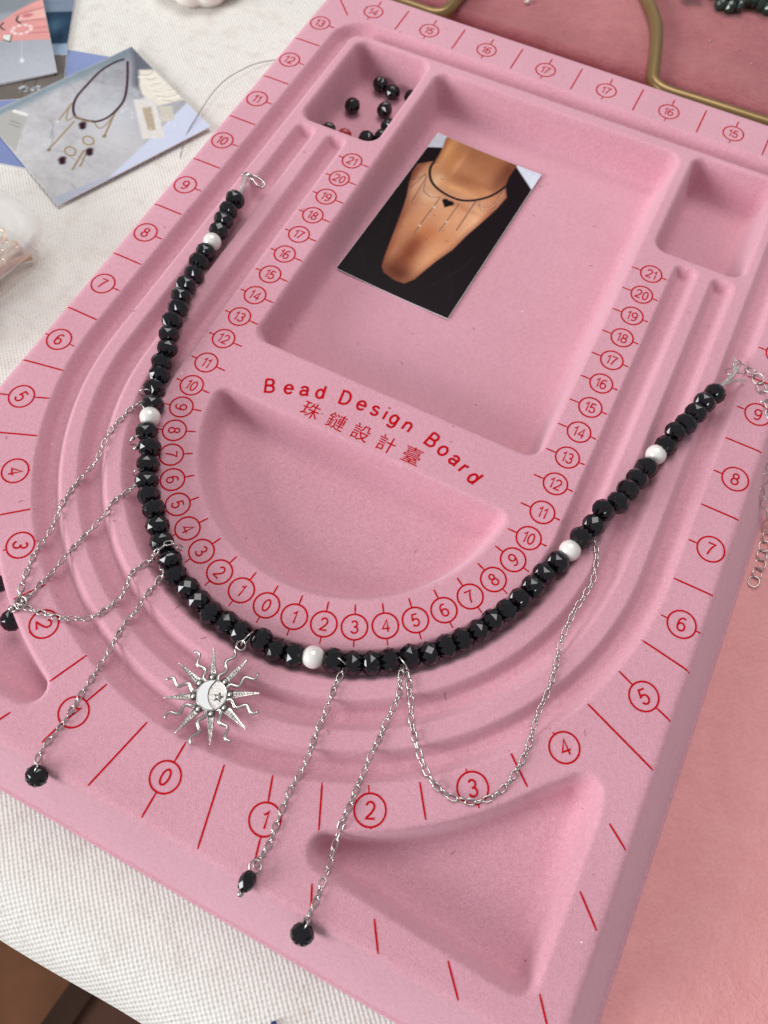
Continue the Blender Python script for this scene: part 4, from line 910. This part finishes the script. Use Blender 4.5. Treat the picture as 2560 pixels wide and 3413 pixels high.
tag(obj('blue_pen', mesh('blue_pen', V, F, BLUE, True)), 'tip of a dark blue pen on the linen at the bottom edge', 'pen')

# ------------------------------------------------------------------ frosted plastic box with findings
def mat_frost(name, a, tint):
    m = bpy.data.materials.new(name); m.use_nodes = True; nt = m.node_tree; b = nt.nodes['Principled BSDF']
    n = noise(nt, 400); r = ramp(nt, n.outputs[0], [(.3, tuple(x*.94 for x in tint)), (.7, tint)]); nt.links.new(r.outputs[0], b.inputs['Base Color'])
    b.inputs['Roughness'].default_value = .28; tr = N(nt, 'ShaderNodeBsdfTransparent'); mx = N(nt, 'ShaderNodeMixShader'); mx.inputs[0].default_value = a
    nt.links.new(tr.outputs[0], mx.inputs[1]); nt.links.new(b.outputs[0], mx.inputs[2]); nt.links.new(mx.outputs[0], nt.nodes['Material Output'].inputs['Surface']); return m
LIDM = mat_frost('frosted_plastic', .34, (.80, .78, .76)); BASEM = mat_frost('clear_plastic', .15, (.70, .66, .60))
u = np.array((-.98, .17)); v = np.array((-.17, -.98)); Bc = np.array((-14.35, -2.05))+u*3.2+v*4.6
def outline(hx, hy, r, n=8):
    P = []
    for sx, sy, a0 in ((1, 1, 0), (-1, 1, 90), (-1, -1, 180), (1, -1, 270)):
        for a in np.linspace(a0, a0+90, n):
            P.append((sx*(hx-r)+r*math.cos(math.radians(a)), sy*(hy-r)+r*math.sin(math.radians(a))))
    return np.array(P)
def shell(levels, cap_top=False, cap_bot=False):
    V = []; F = []; n = 32
    for hx, hy, r, z in levels:
        for x, y in outline(hx, hy, r): q = u*x+v*y; V.append((q[0], q[1], z))
    for i in range(len(levels)-1):
        for k in range(n): F.append((i*n+k, i*n+(k+1) % n, (i+1)*n+(k+1) % n, (i+1)*n+k))
    if cap_bot: F.append(tuple(range(n))[::-1])
    if cap_top: F.append(tuple((len(levels)-1)*n+k for k in range(n)))
    return np.array(V), F
bx = empty('plastic_box', 'frosted plastic box with its lid on and gold findings inside, at the left edge', 'plastic box', (Bc[0], Bc[1], ZT))
obj('box_base', mesh('box_base', *shell([(2.5, 3.95, 1.0, .03), (2.7, 4.15, 1.15, .12), (2.95, 4.4, 1.3, 1.5), (3.0, 4.45, 1.3, 1.5), (2.75, 4.2, 1.2, .16)], cap_bot=True), BASEM, True), bx)
obj('box_lid', mesh('box_lid', *shell([(3.12, 4.57, 1.35, 1.25), (3.2, 4.65, 1.4, 1.27), (3.2, 4.65, 1.4, 1.62), (3.14, 4.59, 1.38, 1.70), (2.75, 4.2, 1.2, 1.72), (2.66, 4.1, 1.2, 1.66), (2.6, 4.05, 1.2, 1.65)], cap_top=True), LIDM, True), bx)
obj('lid_tab', mesh('lid_tab', *(lambda VF: (VF[0]@np.array([[u[0], u[1], 0], [v[0], v[1], 0], [0, 0, 1]]), VF[1]))(box(-3.5, -3.1, -1.2, 1.2, .5, 1.66)), LIDM), bx)
CORDM = simple('peach_cord', (.50, .30, .15), .6, var=.25, scale=700, bmp=.0003); GOLD = simple('rose_gold', (.80, .52, .34), .25, .9, var=.2, scale=500)
def inbox(x, y): q = Bc+u*x+v*y; return q
cp = []
for k in range(9):
    pts = [(*inbox(-2.3+.22*k+.3*math.sin(j*1.3+k), -3.6+j*.9), ZT+.3+.09*(k % 4)+.15*math.sin(j+k)) for j in range(9)]
    cp.append(tube(catmull(pts, 5), .13, 7))
V, F = join(cp); tag(obj('peach_cord_coil', mesh('peach_cord_coil', V, F, CORDM, True)), 'coil of peach coloured cord inside the frosted plastic box', 'cord')
gp = []
for k in range(26):
    q = inbox(rng.uniform(-2.4, -.2), rng.uniform(-3.8, 3)); c = (q[0], q[1], ZT+rng.uniform(.7, 1.15)); a = rng.uniform(0, 6.28)
    gp.append(tube(ringpts(c, (math.cos(a), math.sin(a), .2), (-math.sin(a), math.cos(a), rng.uniform(-.5, .5)), rng.uniform(.12, .22), 14), .03, 5, True))
V, F = join(gp); tag(obj('gold_findings', mesh('gold_findings', V, F, GOLD, True)), 'loose pile of small rose gold rings inside the plastic box', 'jewellery findings', kind='stuff')
q = inbox(-1.75, -3.1); tag(obj('gold_hoop', mesh('gold_hoop', *tube(ringpts((0, 0, 0), (1, 0, 0), (0, 1, .2), .27, 24), .05, 8, True), GOLD, True), loc=(q[0], q[1], ZT+1.4)), 'round gold hoop seen through the lid of the plastic box', 'ring')

# ------------------------------------------------------------------ lint caught in the flocking
ln = []; r2 = random.Random(11)
LINTM = simple('lint', (.16, .06, .08), .9, var=.4)
for k in range(60):
    x, y = r2.uniform(-10.5, 10.8), r2.uniform(-17, 13.5); a = r2.uniform(0, 6.28); P = []
    for j in range(7):
        P.append((x, y, float(height(x, y))+.012)); a += r2.uniform(-.5, .5); x += .03*math.cos(a); y += .03*math.sin(a)
    ln.append(tube(P[:r2.randint(3, 7)], .0055, 3))
V, F = join(ln); tag(obj('lint', mesh('lint', V, F, LINTM)), 'tiny dark lint fibres scattered on the pink flocking', 'lint', kind='stuff')
